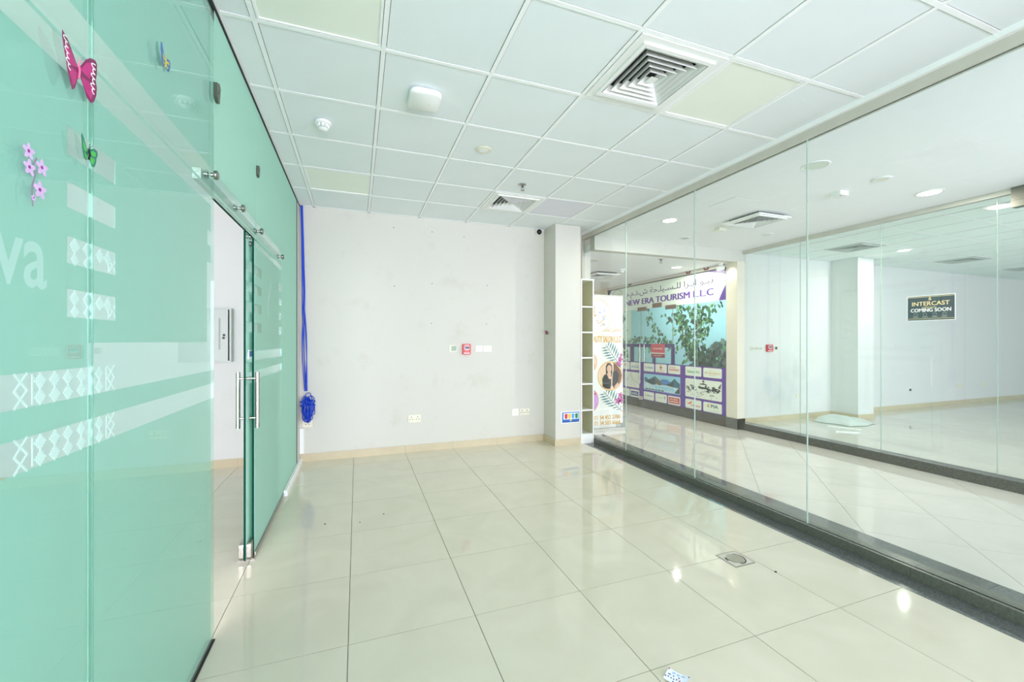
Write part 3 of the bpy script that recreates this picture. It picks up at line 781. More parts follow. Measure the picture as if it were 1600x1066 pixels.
t = plate('light_switch', 'white wall plate with a single button right of the red call point', 'light switch', 1.462, 1.556, 1.25, 1.328, 'light switches', mt='plastic_white')
MB().rect(pw, 1.489, 1.529, 1.265, 1.312, .009, .012).build('rocker', 'plastic_cream', t); MB().prism(circ(1.509, 1.279, .004, n=8), pw, .012, .0125).build('indicator', 'plastic_grey', t)
t = plate('light_switch', 'wider white two-rocker switch plate, further right of the red call point', 'light switch', 1.566, 1.684, 1.25, 1.328, 'light switches', mt='plastic_white')
for q in (1.268, 1.296): MB().rect(pw, 1.578, 1.672, q, q + .022, .009, .012).build('rocker', 'plastic_cream', t)
th = plate('thermostat', 'small cream thermostat with a green screen left of the red call point', 'thermostat', 1.112, 1.214, 1.25, 1.337)
MB().rect(pw, 1.138, 1.207, 1.262, 1.325, .009, .012).build('screen', mat('screen_green', (96, 132, 84), .2, var=.1, scale=20) and 'screen_green', th)
MB().rect(pw, 1.203, 1.209, 1.327, 1.333, .009, .0105).build('indicator', 'alarm_red', th)
def callpoint(label, a0, a1, b0, b1, pl):
    t = thing('fire_alarm', label, 'fire alarm', pl((a0 + a1) / 2, b0, 0), 'red call points')
    MB().prism(rrect(a0, a1, b0, b1, .014), pl, 0, .03).build('housing', 'alarm_red', t)
    w, h = a1 - a0, b1 - b0; X = lambda f: a0 + w * f; Z = lambda f: b0 + h * f
    MB().rect(pl, X(.22), X(.82), Z(.46), Z(.78), .03, .033).build('bezel', 'white', t)
    MB().rect(pl, X(.28), X(.78), Z(.54), Z(.75), .033, .034).build('window', 'black', t)
    MB().rect(pl, X(.36), X(.60), Z(.60), Z(.70), .034, .0344).build('window_print', mat('label_blue', (70, 110, 190), .5) and 'label_blue', t)
    MB().rect(pl, X(.14), X(.86), Z(.10), Z(.18), .03, .032).build('label_strip', 'white', t)
    MB().text('FIRE', pl, X(.22), X(.80), Z(.83), Z(.93), .03, .0315, bold=.01).build('lettering', 'white', t); MB().text('PUSH', pl, X(.32), X(.74), Z(.31), Z(.39), .03, .0315, bold=.01).build('lettering', 'white', t)
    return t
callpoint('red fire alarm call point on the back wall of the near room', 1.286, 1.393, 1.214, 1.353, pw)
for k, (a, z) in enumerate(((.421, 2.79), (.893, 2.78), (.893, 2.121), (1.623, 2.13), (.885, 1.616), (1.614, 1.618), (1.309, 2.75), (.429, 2.068))):
    tag(MB().lathe([(.004, 0), (.007, -.004), (.005, -.008)], (a, YB, z), 'y', 8).build('wall_plug', 'steel_dark'), 'tiny dark screw plug in the bare back wall, ' + ['top row, far left', 'second in the top row', 'middle row, second from the left', 'right end of the middle row', 'low row, the left one of two', 'low row, above the switch plates', 'right end of the top row', 'left end of the middle row'][k], 'screw plug', 'screw plugs in the back wall')
# dome camera in the corner above the pier
dc = thing('dome_camera', 'small white and black dome security camera on the back wall under the ceiling', 'security camera', (2.36, YB, 2.90))
MB().lathe([(.045, 0), (.05, -.02), (.046, -.045), (.03, -.05)], (2.36, YB, 2.905), 'y', 24).build('base', 'plastic_white', dc, smooth=40)
MB().lathe([(.038, -.046), (.036, -.06), (.028, -.074), (.014, -.082), (.002, -.084)], (2.36, YB, 2.900), 'y', 24).build('dome', 'lens_black', dc, smooth=60)
# recycling notice on the pier
pp = facing_cam_y(5.0)
rn = thing('recycling_notice', 'blue framed notice with four coloured bins stuck low on the white pier', 'notice', pp(2.683, .3, 0))
a0, a1, b0, b1 = 2.555, 2.812, .303, .44
MB().rect(pp, a0 - .012, a1 + .006, b0 - .008, b1 + .010, 0, .001).build('backing', 'white', rn)
MB().rect(pp, a0, a1, b0, b1, .001, .0015).build('sheet', mat('notice_blue', (52, 110, 190), .4) and 'notice_blue', rn)
MB().rect(pp, a0 + .02, a1 - .012, b0 + .042, b1 - .012, .0015, .002).build('inner_panel', 'white', rn)
for k, c in enumerate(((206, 52, 62), (238, 190, 70), (96, 156, 240), (30, 140, 84))):
    ca = a0 + .058 + k * .052
    MB().prism([(ca - .022, b0 + .098), (ca - .019, b0 + .054), (ca - .008, b0 + .049), (ca + .008, b0 + .049), (ca + .019, b0 + .054), (ca + .022, b0 + .098), (ca + .022, b0 + .112), (ca + .010, b0 + .116), (ca - .010, b0 + .116), (ca - .022, b0 + .112)], pp, .002, .0026).build('bin_print', mat('bin_%d' % k, c, .5) and 'bin_%d' % k, rn)
MB().prism(circ((a0 + a1) / 2, b0 + .028, .013, n=14), pp, .0015, .0022).build('badge', mat('badge_yellow', (226, 214, 120), .5) and 'badge_yellow', rn)
mat('navy', (24, 44, 110), .5)
for f0, f1 in ((.006, .105), (.15, .249)): MB().rect(pp, a0 + f0, a0 + f1, b0 + .005, b0 + .014, .0015, .002).build('small_print', 'navy', rn)

# ------------------------------------------------------------------ stickers on the frosted glass
pl = facing_pos_x(XL)
def butterfly(label, name, cy, cz, wings, mats, body, tilt=.35, hinge=.004, text=False):
    """two raised paper wings hinged at the body; wings are outlines relative to the body (a = along the glass)."""
    t = thing(name, label, 'butterfly sticker', pl(cy, cz, 0), 'butterfly stickers')
    def P(a, b_, d):
        return pl(cy + a * math.cos(tilt), cz + b_, hinge + abs(a) * math.sin(tilt) + d)
    for outline, inner in wings:
        w = MB(); w.prism(outline, P, 0, .0006).build('wing', mats[0], t)
        wing = t.children[-1] if False else [c for c in COL.objects if c.parent == t][-1]
        for q in inner[0]: pass
        if inner[0]:
            b = MB()
            for q in inner[0]: b.prism(q, P, .0007, .0011)
            b.build('wing_print', mats[1], wing)
        if len(inner) > 1 and inner[1]:
            b = MB()
            for q in inner[1]: b.prism(q, P, .0011, .0015)
            b.build('wing_script', mats[2], wing)
    b = MB(); b.tube([P(0, body[0], .001), P(0, (body[0] + body[1]) / 2, .003), P(0, body[1], .001)], .0022, 6)
    b.tube([P(0, body[1], .001), P(.006, body[1] + .012, .006)], .0006, 4); b.tube([P(0, body[1], .001), P(-.005, body[1] + .013, .006)], .0006, 4)
    b.build('body', mats[3], t)
    return t
mat('magenta', (190, 30, 120), .4, var=.15, scale=60); mat('magenta_dark', (128, 20, 84), .4); mat('pink', (226, 110, 150), .4)
mat('bf_green', (70, 180, 80), .4, var=.2, scale=90); mat('bf_teal', (20, 120, 96), .4); mat('bf_cream', (226, 232, 170), .4)
mat('bf_blue', (50, 104, 170), .4, var=.2, scale=90); mat('bf_yellow', (206, 190, 70), .4)
def script(c0, c1, n, amp, w):
    """looping handwriting-like scribble between two points."""
    pts = []
    for i in range(n * 8 + 1):
        t = i / (n * 8); a = t * n * 2 * PI
        x = c0[0] + (c1[0] - c0[0]) * t; y = c0[1] + (c1[1] - c0[1]) * t
        pts.append((x + amp * math.cos(a) * (1 + .5 * math.sin(3.1 * t * n)), y + amp * .35 * math.sin(a)))
    return stroke(pts, w)
L_ = [(0, .004), (-.012, .014), (-.024, .026), (-.045, .044), (-.066, .052), (-.066, .036), (-.060, .016), (-.054, .002), (-.050, -.010), (-.046, -.024), (-.036, -.044), (-.026, -.060), (-.016, -.052), (-.008, -.034), (0, -.010)]
R_ = [(0, .004), (.012, .022), (.026, .042), (.042, .056), (.060, .062), (.067, .056), (.066, .030), (.062, .012), (.066, -.004), (.064, -.024), (.056, -.044), (.044, -.054), (.030, -.048), (.018, -.028), (.006, -.010)]
butterfly('large magenta paper butterfly with white script on its wings, high on the frosted glass', 'butterfly_sticker', 1.290, 2.034, 
          [(L_, ([[(-.006, .004), (-.026, .020), (-.046, .034), (-.054, .018), (-.048, -.002), (-.030, -.006)], [(-.006, -.010), (-.028, -.010), (-.042, -.018), (-.026, -.050), (-.014, -.038)]], script((-.056, .046), (-.040, -.020), 6, .006, .0026))),
           (R_, ([[(.006, .006), (.026, .034), (.050, .050), (.054, .026), (.036, .002)], [(.008, -.010), (.036, -.006), (.054, -.016), (.044, -.046), (.026, -.036)]], script((.054, .050), (.050, -.026), 6, .006, .0026)))],
          ['magenta_dark', 'magenta', 'white', 'pink'], (-.02, .016), .06)
Lg = [(0, .004), (-.010, .014), (-.022, .030), (-.030, .038), (-.033, .030), (-.030, .014), (-.030, .006), (-.026, -.006), (-.020, -.018), (-.010, -.020), (-.003, -.008)]
Rg = [(0, .004), (.008, .016), (.022, .022), (.032, .020), (.034, .010), (.030, .002), (.028, -.010), (.022, -.024), (.012, -.026), (.004, -.010)]
butterfly('green paper butterfly on the frosted glass over the topmost clear square', 'butterfly_sticker', 1.330, 1.852, [(Lg, ([[(-.006, .004), (-.016, .014), (-.026, .024), (-.025, .010), (-.018, .000)], [(-.004, -.006), (-.020, -.004), (-.016, -.014), (-.008, -.016)]],)), (Rg, ([[(.006, .006), (.014, .014), (.026, .014), (.026, .004), (.014, .000)], [(.004, -.004), (.024, -.004), (.018, -.018), (.010, -.020)]],))], ['bf_teal', 'bf_green', 'bf_cream', 'black'], (-.014, .012), .06)
butterfly('small blue and yellow paper butterfly high on the frosted glass near the ceiling', 'butterfly_sticker', 1.770, 2.352, [([(0, .003), (-.014, .024), (-.030, .050), (-.040, .044), (-.042, .020), (-.036, .002), (-.034, -.016), (-.018, -.026), (-.003, -.010)], ([[(-.006, .004), (-.018, .016), (-.026, .018), (-.018, .000)], [(-.004, -.006), (-.020, -.004), (-.012, -.014)]],)),
          ([(0, .003), (.014, .020), (.030, .026), (.036, .020), (.036, .006), (.032, -.006), (.026, -.018), (.012, -.022), (.004, -.010)], ([[(.006, .004), (.016, .014), (.028, .016), (.026, .004)], [(.005, -.006), (.022, -.006), (.014, -.016)]],))], ['bf_blue', 'bf_yellow', 'white', 'bf_yellow'], (-.016, .012), .05)
pcx = Plane((2.457, 0, 0), (0, -1, 0), (0, 0, 1), (-1, 0, 0))
pl_keep = pl; pl = pcx
butterfly('tiny dark red paper butterfly on the shaded side of the white pier', 'butterfly_sticker', -5.235, 1.503, [([(0, .004), (-.030, .034), (-.045, .028), (-.036, .0), (-.028, -.028), (-.006, -.012)], ([[(-.008, .004), (-.028, .020), (-.026, .002)]],)), ([(0, .004), (.032, .028), (.045, .018), (.034, -.006), (.026, -.03), (.006, -.012)], ([[(.008, .004), (.028, .014), (.026, .0)]],))], ['magenta_dark', 'pink', 'white', 'black'], (-.02, .016), .5)
pl = pl_keep
# orchid sprig sticker
oc = thing('orchid_sticker', 'lilac orchid sprig sticker at the left edge of the frosted glass', 'flower sticker', pl(1.155, 1.67, 0))
mat('orchid', (216, 182, 226), .45, var=.08, scale=80); mat('orchid_heart', (146, 40, 130), .45); mat('stem', (140, 130, 150), .5)
b = MB()
for q in stroke([(1.148, 1.668), (1.146, 1.69), (1.147, 1.712), (1.156, 1.735), (1.150, 1.755), (1.160, 1.772)], .0035): b.prism(q, pl, 0, .0006)
b.build('stem', 'stem', oc)
for (ya, za, s) in ((1.136, 1.776, .017), (1.174, 1.757, .018), (1.138, 1.744, .017), (1.168, 1.708, .019), (1.150, 1.686, .007)):
    f = MB()
    for k in range(5):
        a = PI / 2 + k * 2 * PI / 5; px, pz = ya + s * .5 * math.cos(a), za + s * .5 * math.sin(a)
        f.prism([(px + (s * .52 * math.cos(u)) * math.cos(a) - s * .3 * math.sin(u) * math.sin(a), pz + s * .52 * math.cos(u) * math.sin(a) + s * .3 * math.sin(u) * math.cos(a)) for u in [2 * PI * i / 10 for i in range(10)]], pl, .0006 + .0001 * k, .0009 + .0001 * k)
    fo = f.build('flower', 'orchid', oc); MB().prism(circ(ya - s * .06, za + s * .02, s * .2, n=10), pl, .0015, .0019).build('flower_heart', 'orchid_heart', fo)

# ------------------------------------------------------------------ things on our ceiling
ap = thing('access_point', 'white rounded wireless access point hanging under a ceiling tile', 'access point', (.40, 2.69, H))
pd2 = facing_down(H)
ring = lambda s: [( .40 + (x) * s, 2.69 + y * s) for x, y in rrect(-.098, .098, -.112, .112, .045, 7)]
n_ = len(ring(1)); b = MB(); prof = [(.86, 0), (.97, .010), (1.0, .022), (.98, .034), (.90, .040)]
vs = [Vector(pd2(x, y, d)) for s, d in prof for x, y in ring(s)]
fs = [(i * n_ + k, i * n_ + (k + 1) % n_, (i + 1) * n_ + (k + 1) % n_, (i + 1) * n_ + k) for i in range(len(prof) - 1) for k in range(n_)] + [tuple(range(n_)), tuple(range((len(prof) - 1) * n_, len(prof) * n_))]
b.add(vs, fs).build('cover', 'plastic_white', ap, smooth=50)
MB().text('v', pd2, .425, .435, 2.70, 2.712, .0405, .0409).build('logo_mark', 'plastic_grey', ap)
sd = thing('smoke_detector', 'white round smoke detector on the ceiling above the glass doorway', 'smoke detector', (-.226, 3.25, H))
MB().lathe([(.052, 0), (.055, -.006), (.055, -.018), (.048, -.022)], (-.226, 3.25, H), 'z', 28).build('base', 'plastic_white', sd, smooth=40)
MB().lathe([(.034, -.022), (.034, -.040), (.026, -.046)], (-.226, 3.25, H), 'z', 20).build('chamber', 'plastic_grey', sd, smooth=40)
for k in range(8):
    a = k * PI / 4; c, s_ = math.cos(a), math.sin(a); o = (-.226 + .036 * c, 3.25 + .036 * s_)
    MB().prism([(o[0] - .005 * s_ - .005 * c, o[1] + .005 * c - .005 * s_), (o[0] + .005 * s_ - .005 * c, o[1] - .005 * c - .005 * s_), (o[0] + .005 * s_ + .004 * c, o[1] - .005 * c + .004 * s_), (o[0] - .005 * s_ + .004 * c, o[1] + .005 * c + .004 * s_)], facing_down(H), .020, .042).build('rib', 'plastic_white', sd)
MB().lathe([(.030, -.046), (.034, -.050), (.026, -.058), (.010, -.062)], (-.226, 3.25, H), 'z', 20).build('cap', 'plastic_white', sd, smooth=40)
def round_cover(name, label, cat, x, y, z, r, mm='plastic_white', mi='plastic_cream', group=None):
    t = thing(name, label, cat, (x, y, z), group)
    MB().lathe([(r, 0), (r, -.004), (r * .86, -.009), (r * .62, -.007), (r * .62, 0)], (x, y, z), 'z', 32).build('ring', mm, t, smooth=40)
    MB().lathe([(r * .61, -.001), (r * .60, -.006), (r * .3, -.008)], (x, y, z), 'z', 28).build('grille', mi, t, smooth=40)
    return t
round_cover('ceiling_speaker', 'cream round cover flush in the ceiling tile in front of the small sprinkler', 'ceiling cover', .961, 3.265, H, .062, 'plastic_cream', 'plastic_white')
def sprinkler(label, x, y, z):
    t = thing('sprinkler', label, 'sprinkler', (x, y, z), 'sprinkler heads')
    MB().lathe([(.036, 0), (.034, -.004), (.018, -.008)], (x, y, z), 'z', 24).build('escutcheon', 'steel', t, smooth=40)
    b = MB().lathe([(.010, -.006), (.010, -.024), (.006, -.030)], (x, y, z), 'z', 14)
    for s_ in (-1, 1): b.tube([(x + s_ * .009, y, z - .022), (x + s_ * .014, y, z - .038), (x + s_ * .004, y, z - .056)], .0028, 6)
    b.build('frame', 'steel_dark', t)
    MB().lathe([(.020, -.056), (.021, -.059)], (x, y, z), 'z', 16).build('deflector', 'steel', t)
    return t
sprinkler('small steel sprinkler head in the near room ceiling by the back diffuser', 1.54, 3.87, H)

# ------------------------------------------------------------------ on the floor
fb = thing('floor_box', 'square brushed steel floor box with a round lid set among the tiles', 'floor box', (2.262, 2.018, 0))
u = facing_up(0)
MB().prism(rrect(2.18, 2.344, 1.938, 2.098, .003), u, -.004, .0022).build('frame', 'steel', fb)
MB().prism(rrect(2.19, 2.334, 1.948, 2.088, .003), u, .0022, .0026).build('inner_plate', 'metal_frame', fb)
MB().prism(circ(2.262, 2.018, .052, n=32), u, .0026, .006).build('lid', 'steel', fb)
b = MB()
for q in stroke(circ(2.262, 2.018, .060, n=16, a0=-1.9, a1=1.0), .006): b.prism(q, u, .0026, .0034)
b.build('lid_slot', 'dark_gap', fb)
b = MB()
for q in stroke(circ(2.262, 2.018, .060, n=4, a0=2.6, a1=3.2), .008): b.prism(q, u, .0026, .0034)
b.build('lid_slot', 'dark_gap', fb)
# flyer, slightly curled
fl = thing('flyer', 'small curled white flyer with magenta and dark dots lying on the floor tiles', 'flyer', (1.24, 1.385, 0))
A_, B_, C_ = Vector((1.236, 1.434, 0)), Vector((1.283, 1.362, 0)), Vector((1.190, 1.407, 0))
eu, ev = (B_ - A_), (C_ - A_) * 1.3
def FP(a, b_, d=0): 
    p = A_ + eu * a + ev * b_
    return Vector((p.x, p.y, .004 + .010 * (2 * a - 1) ** 2 * .5 + .002 + d))
def sheet(t, n, a0, a1, b0, b1, d0, d1):
    for i in range(n):
        u0, u1 = a0 + (a1 - a0) * i / n, a0 + (a1 - a0) * (i + 1) / n
        t.prism([(u0, b0), (u1, b0), (u1, b1), (u0, b1)], FP, d0, d1)
b = MB(); sheet(b, 8, 0, 1, 0, 1, 0, .0004); b.build('sheet', mat('paper_blue', (226, 234, 250), .35) and 'paper_blue', fl)
b = MB()
for (a, q) in ((.03, .06), (.95, .06), (.04, .72), (.52, .60), (.66, .62), (.58, .42)): MB().prism(circ(a, q, .035, .06, n=8), FP, .0005, .0008).build('printed_dot', 'magenta_dark', fl)
for (a, q) in ((.12, .45), (.18, .45), (.15, .66), (.28, .66), (.40, .66), (.42, .86), (.55, .86), (.34, .45)): MB().prism(circ(a, q, .035, .05, n=8), FP, .0005, .0008).build('printed_dot', 'navy', fl)
b = MB(); b.rect(FP, .22, .36, .12, .30, .0005, .0008); b.rect(FP, .42, .56, .14, .30, .0005, .0008); b.rect(FP, .62, .80, .12, .24, .0005, .0008); b.build('pale_print', mat('pale_blue', (176, 192, 226), .4) and 'pale_blue', fl)
# tape residue outline and dirt specks
b = MB()
for q in stroke([(2.34, 3.98), (2.37, 3.99), (2.40, 3.62), (2.375, 3.60), (2.34, 3.98)], .006): b.prism(q, u, .0002, .0006)
tag(b.build('tape_residue', mat('residue', (190, 180, 150), .5) and 'residue'), 'narrow rectangle of old tape glue on the floor in front of the bookcase', 'tape mark')
for k, (x, y, s) in enumerate(((-.228, 3.48, .007), (.20, 3.52, .006), (2.362, 1.82, .008), (.02, 3.42, .005), (2.78, 4.42, .007))):
    b = MB(); b.prism([(x + s * math.cos(a) * random.uniform(.6, 1.2), y + s * math.sin(a) * random.uniform(.6, 1.2)) for a in [i * PI / 4 for i in range(8)]], u, .0001, .003)
    tag(b.build('debris', mat('dirt', (70, 56, 44), .9) and 'dirt'), 'tiny dark crumb of dirt lying on the pale floor tiles', 'dirt', 'crumbs on the floor')

# ------------------------------------------------------------------ corridor ceiling fittings
def downlight(label, x, y, z, r, on, power=0):
    t = thing('downlight', label, 'downlight', (x, y, z), 'corridor downlights')
    MB().lathe([(r, 0), (r, -.004), (r * .9, -.007), (r * .8, -.004), (r * .8, 0)], (x, y, z), 'z', 36).build('ring', 'plastic_white', t, smooth=40)
    MB().lathe([(r * .79, -.0005), (r * .78, -.003)], (x, y, z), 'z', 32).build('diffuser', 'lamp_on' if on else 'lamp_off', t)
    if power: area('downlight_lamp', (x, y, z - .012), (0, 0, 0), r * .45, r * .45, power, (1, .93, .85), 'DISK')
    return t
downlight('lit round downlight in the corridor ceiling nearest the travel shop', 3.545, 4.10, HM, .10, True, 14)
downlight('lit round downlight in the corridor ceiling towards the right, beyond the small round speaker', 5.28, 2.45, HM, .11, True, 14)
downlight('large unlit round downlight crossed by a glass joint', 3.575, 2.40, HM, .105, False)
downlight('lit round downlight behind the bulkhead in front of the travel shop sign', 5.18, 5.82, 2.665, .10, True, 12)
downlight('unlit round downlight behind the bulkhead above the bookcase', 3.476, 5.78, 2.665, .12, False)
downlight('lit round downlight in the unit opposite above the coming soon sign', 8.37, 4.21, HO, .10, True, 12)
downlight('large lit round downlight in the unit opposite at the right edge', 6.63, 2.46, HO, .13, True, 12)
round_cover('ceiling_speaker', 'small unlit round speaker in the corridor ceiling beside the square sensor', 'ceiling speaker', 4.43, 2.39, HM, .075, group='round ceiling speakers')
round_cover('ceiling_speaker', 'small unlit round speaker in the corridor ceiling behind the corridor diffuser', 'ceiling speaker', 5.25, 4.17, HM, .075, group='round ceiling speakers')
round_cover('ceiling_speaker', 'small unlit round speaker in the corridor ceiling next to the bulkhead', 'ceiling speaker', 4.35, 4.72, HM, .075, mi='plastic_grey', group='round ceiling speakers')
diffuser('ceiling_vent', 'white square air diffuser in the corridor ceiling', 4.43, 3.66, HM - .04, .25, .2, 'square air diffusers', depth=.010)
diffuser('ceiling_vent', 'pale square air diffuser behind the bulkhead above the banner', 4.33, 6.85, 2.625, .25, .2, 'square air diffusers', depth=.010)
sn = thing('ceiling_sensor', 'white square sensor box under the corridor ceiling beside the round speaker', 'sensor', (4.44, 2.75, HM))
MB().prism(rrect(4.38, 4.50, 2.70, 2.80, .008), facing_down(HM), 0, .04).build('housing', 'plastic_white', sn)
MB().prism(circ(4.41, 2.72, .006, n=10), facing_down(HM), .04, .042).build('indicator', 'black', sn)
sn2 = thing('junction_box', 'small cream box under the corridor ceiling left of the corridor diffuser', 'junction box', (4.41, 4.16, HM))
MB().prism(rrect(4.35, 4.47, 4.12, 4.20, .006), facing_down(HM), 0, .035).build('housing', 'plastic_cream', sn2); MB().prism(rrect(4.355, 4.465, 4.125, 4.195, .006), facing_down(HM), .035, .038).build('lid', 'plastic_white', sn2)
acp = thing('ceiling_hatch', 'flush square access panel in the corridor ceiling near the glazing', 'access panel', (3.77, 3.37, HM))
MB().prism([(3.59, 3.20), (3.96, 3.20), (3.96, 3.54), (3.59, 3.54)], facing_down(HM), .0005, .0025).build('panel', 'ceiling_paint', acp)
b = MB()
for r in ((3.585, 3.59, 3.195, 3.545), (3.96, 3.965, 3.195, 3.545), (3.59, 3.96, 3.195, 3.20), (3.59, 3.96, 3.54, 3.545)): b.box(*r, HM - .0012, HM - .0003)
b.build('joint_line', 'plastic_grey', acp)
sprinkler('steel sprinkler head behind the bulkhead in front of the travel shop', 4.44, 5.33, 2.665)
s2 = thing('smoke_detector', 'white smoke detector behind the bulkhead near the banner', 'smoke detector', (4.40, 6.30, 2.665))
MB().lathe([(.06, 0), (.06, -.02), (.045, -.03)], (4.40, 6.30, 2.665), 'z', 24).build('base', 'plastic_white', s2, smooth=40); MB().lathe([(.035, -.03), (.032, -.06), (.02, -.066)], (4.40, 6.30, 2.665), 'z', 20).build('cap', 'plastic_white', s2, smooth=40)
sp = thing('spotlight', 'white swivel spotlight above the cream pillar by the travel shop sign', 'spotlight', (5.60, 5.28, 2.665))
MB().lathe([(.035, 0), (.035, -.03)], (5.60, 5.28, 2.665), 'z', 20).build('base', 'plastic_white', sp, smooth=40)
b = MB().tube([(5.60, 5.28, 2.63), (5.595, 5.30, 2.60)], .012, 10).tube([(5.56, 5.30, 2.575), (5.655, 5.28, 2.60)], .038, 18, r1=.042); b.build('lamp_head', 'plastic_white', sp, smooth=40)
area('spotlight_lamp', (5.52, 5.13, 2.59), (0, -.9, 0), .05, .05, .14, (1, .95, .82), 'DISK', spread=1.3)

# ------------------------------------------------------------------ travel agency shopfront
KS = XN / 5.62
def N(y, z): return (-y * KS, CAM_Z + (z - CAM_Z) * KS)      # a, b of the front plane
pn = facing_neg_x(XN)
def NR(y1, y0, z0, z1): a0, b0 = N(y1, z0); a1, b1 = N(y0, z1); return a0, a1, b0, b1
mat('print_purple', (98, 62, 150), .35, var=.06, scale=8); mat('print_purple_dark', (74, 54, 110), .35)
mat('print_white', (226, 238, 224), .4, var=.01); mat('card_white', (232, 238, 222), .35, var=.01); mat('lilac', (206, 204, 232), .4)
mat('air_red', (206, 62, 58), .4); mat('air_blue', (84, 140, 196), .4); mat('air_navy', (44, 62, 140), .4); mat('air_green', (104, 184, 110), .4)
mat('air_gold', (206, 176, 96), .4); mat('air_orange', (226, 96, 44), .4); mat('air_grey', (168, 172, 160), .4); mat('air_pia', (34, 92, 84), .4); mat('ink', (60, 64, 62), .5)
mat('sky_print', (150, 208, 226), .4, var=.05, scale=3); mat('rock_dark', (62, 72, 70), .5, var=.4, scale=18); mat('rock_brown', (110, 104, 78), .5, var=.3, scale=20)
mat('mount_blue', (84, 130, 190), .5, var=.1, scale=10); mat('snow', (196, 222, 226), .5, var=.12, scale=14); mat('rock_teal', (66, 110, 124), .5, var=.25, scale=16)
sf = struct(empty('window_3', (XN, 6.9, ZF)))
YA, YZ = 5.24, 8.72
yj = [YA, 5.87, 6.49, 7.45, YZ]
for k, (a, bq) in enumerate(zip(yj, yj[1:])):
    MB().box(XN, XN + .012, a + .002, bq - .002, .16, 2.59, faces=[1, 1, 1, 1, 0, 0]).build('glass_pane', ['glass_shop', 'glass_edge_pale'], sf)
for y in yj[1:-1]: MB().box(XN + .001, XN + .011, y - .0022, y + .0022, .16, 2.59).build('joint_seal', mat('joint_grey', (120, 130, 126), .5) and 'joint_grey', sf)
MB().box(XN - .02, XN + .04, YA, YZ, 2.605, 2.664).build('head_frame', 'metal_frame', sf)
MB().box(XN - .004, XN + .02, YA, YZ, 2.59, 2.605).build('glazing_gasket', 'black_rubber', sf)
sill = MB().box(XN - .005, XN + .12, YA, YZ, -.05, .15).build('sill', 'dark_gap', sf)
y = YA
while y < YZ - .05:
    MB().box(XN - .012, XN + .12, y + .001, min(YZ, y + .9) - .001, -.05, .158).build('granite_slab', 'granite_brown', sill); y += .9
# printed sign band
sg = thing('shop_sign', 'white printed sign band with purple travel shop lettering across the shopfront', 'shop sign', (XN, 6.9, 2.1))
aL, aR = -YZ + .02, -YA - .004
def NP(*pts): return [N(y_, z_) for y_, z_ in pts]
d0 = .0015
MB().prism([(aL, 2.067), (aR, 2.067), (aR, 2.60), (aL, 2.60)], pn, .0005, d0).build('sheet', 'print_white', sg)
ar = '\uFEE1.\uFEE1.\uFEAB.\uFEB5 \uFE94\uFEA3\u0640\uFE8E\uFEF4\u0640\uFEB4\u0640\uFEE0\uFEDF \uFE8D\uFEAE\u0640\uFEF3\uFE8D \uFEEE\u0640\uFEF4\uFEE7'
a0, a1, b0, b1 = NR(7.88, 5.45, 2.295, 2.52)
MB().text(ar, pn, a0, a1, b0 + .02, b1 - .03, d0, d0 + .001, bold=.004).build('arabic_lettering', 'print_purple_dark', sg)
a0, a1, b0, b1 = NR(7.90, 5.45, 2.165, 2.285)
MB().text('NEW ERA TOURISM L.L.C', pn, a0, a1, b0, b1, d0, d0 + .0012, bold=0, fat=.085).build('lettering', 'print_purple', sg)
b = MB(); b.prism([(-YA - .006, 2.59), (-5.62, 2.59), (-5.45, 2.55), (-5.34, 2.52), (-YA - .006, 2.49)], pn, d0, d0 + .0008); b.build('swoosh', 'print_purple', sg)
b = MB(); b.prism([(-5.62, 2.59), (-5.70, 2.59), (-5.66, 2.555), (-5.5, 2.535), (-5.45, 2.55)], pn, d0, d0 + .0006); b.prism([(-YA - .006, 2.48), (-5.32, 2.40), (-5.37, 2.30), (-5.43, 2.07), (-5.38, 2.07), (-5.33, 2.20), (-YA - .006, 2.36)], pn, d0, d0 + .0006); b.build('swoosh', 'lilac', sg)
b = MB(); b.prism([(-YA - .006, 2.32), (-5.30, 2.24), (-5.36, 2.13), (-5.385, 2.07), (-YA - .006, 2.07)], pn, d0, d0 + .0008); b.build('swoosh', 'print_purple', sg)
b = MB(); b.prism([(aL, 2.59), (aL + .16, 2.59), (aL + .06, 2.48), (aL, 2.42)], pn, d0, d0 + .0008); b.build('swoosh', 'print_purple_dark', sg)
# arched roundel sticker
al = thing('roundel_sticker', 'pale arched sticker with a grey outline on the travel shop glass behind the banner', 'sticker', (XN, 8.30, 2.35))
MB().prism(circ(-8.30, 2.46, .20, .13, n=20, a0=0, a1=PI) + [(-8.50, 2.37), (-8.10, 2.37)], pn, .003, .004).build('sheet', 'print_white', al)
b = MB()
for q in stroke(circ(-8.30, 2.46, .19, .12, n=16, a0=0, a1=PI), .016): b.prism(q, pn, .004, .0046)
b.text('STUDIO', pn, -8.46, -8.14, 2.43, 2.48, .004, .0046); b.build('lettering', 'air_grey', al)
# metal patch fittings and door handles
for (ya, yb_, za, zb) in ((7.46, 7.18, 2.02, 2.10), (6.98, 6.72, 2.06, 2.15), (6.60, 6.32, 2.0, 2.08)):
    MB().rect(pn, *NR(ya, yb_, za, zb), .002, .02).build('patch_fitting', mat('bronze', (140, 120, 102), .35, metal=.6) and 'bronze', sf)
def bar(ya, z0, z1, d=.05):
    a, bz0 = N(ya, z0); _, bz1 = N(ya, z1)
    b = MB().tube([pn(a, bz0, d), pn(a, bz1, d)], .014, 12)
    for z in (bz0 + .06, bz1 - .06): b.tube([pn(a, z, .0), pn(a, z, d)], .008, 8)
    b.build('door_handle', 'steel', sf, smooth=40)
bar(7.34, .50, 1.32); bar(7.21, .96, 1.32, .045)
MB().rect(pn, *NR(7.40, 7.30, .16, .23), .002, .03).build('floor_patch', 'metal_frame', sf)
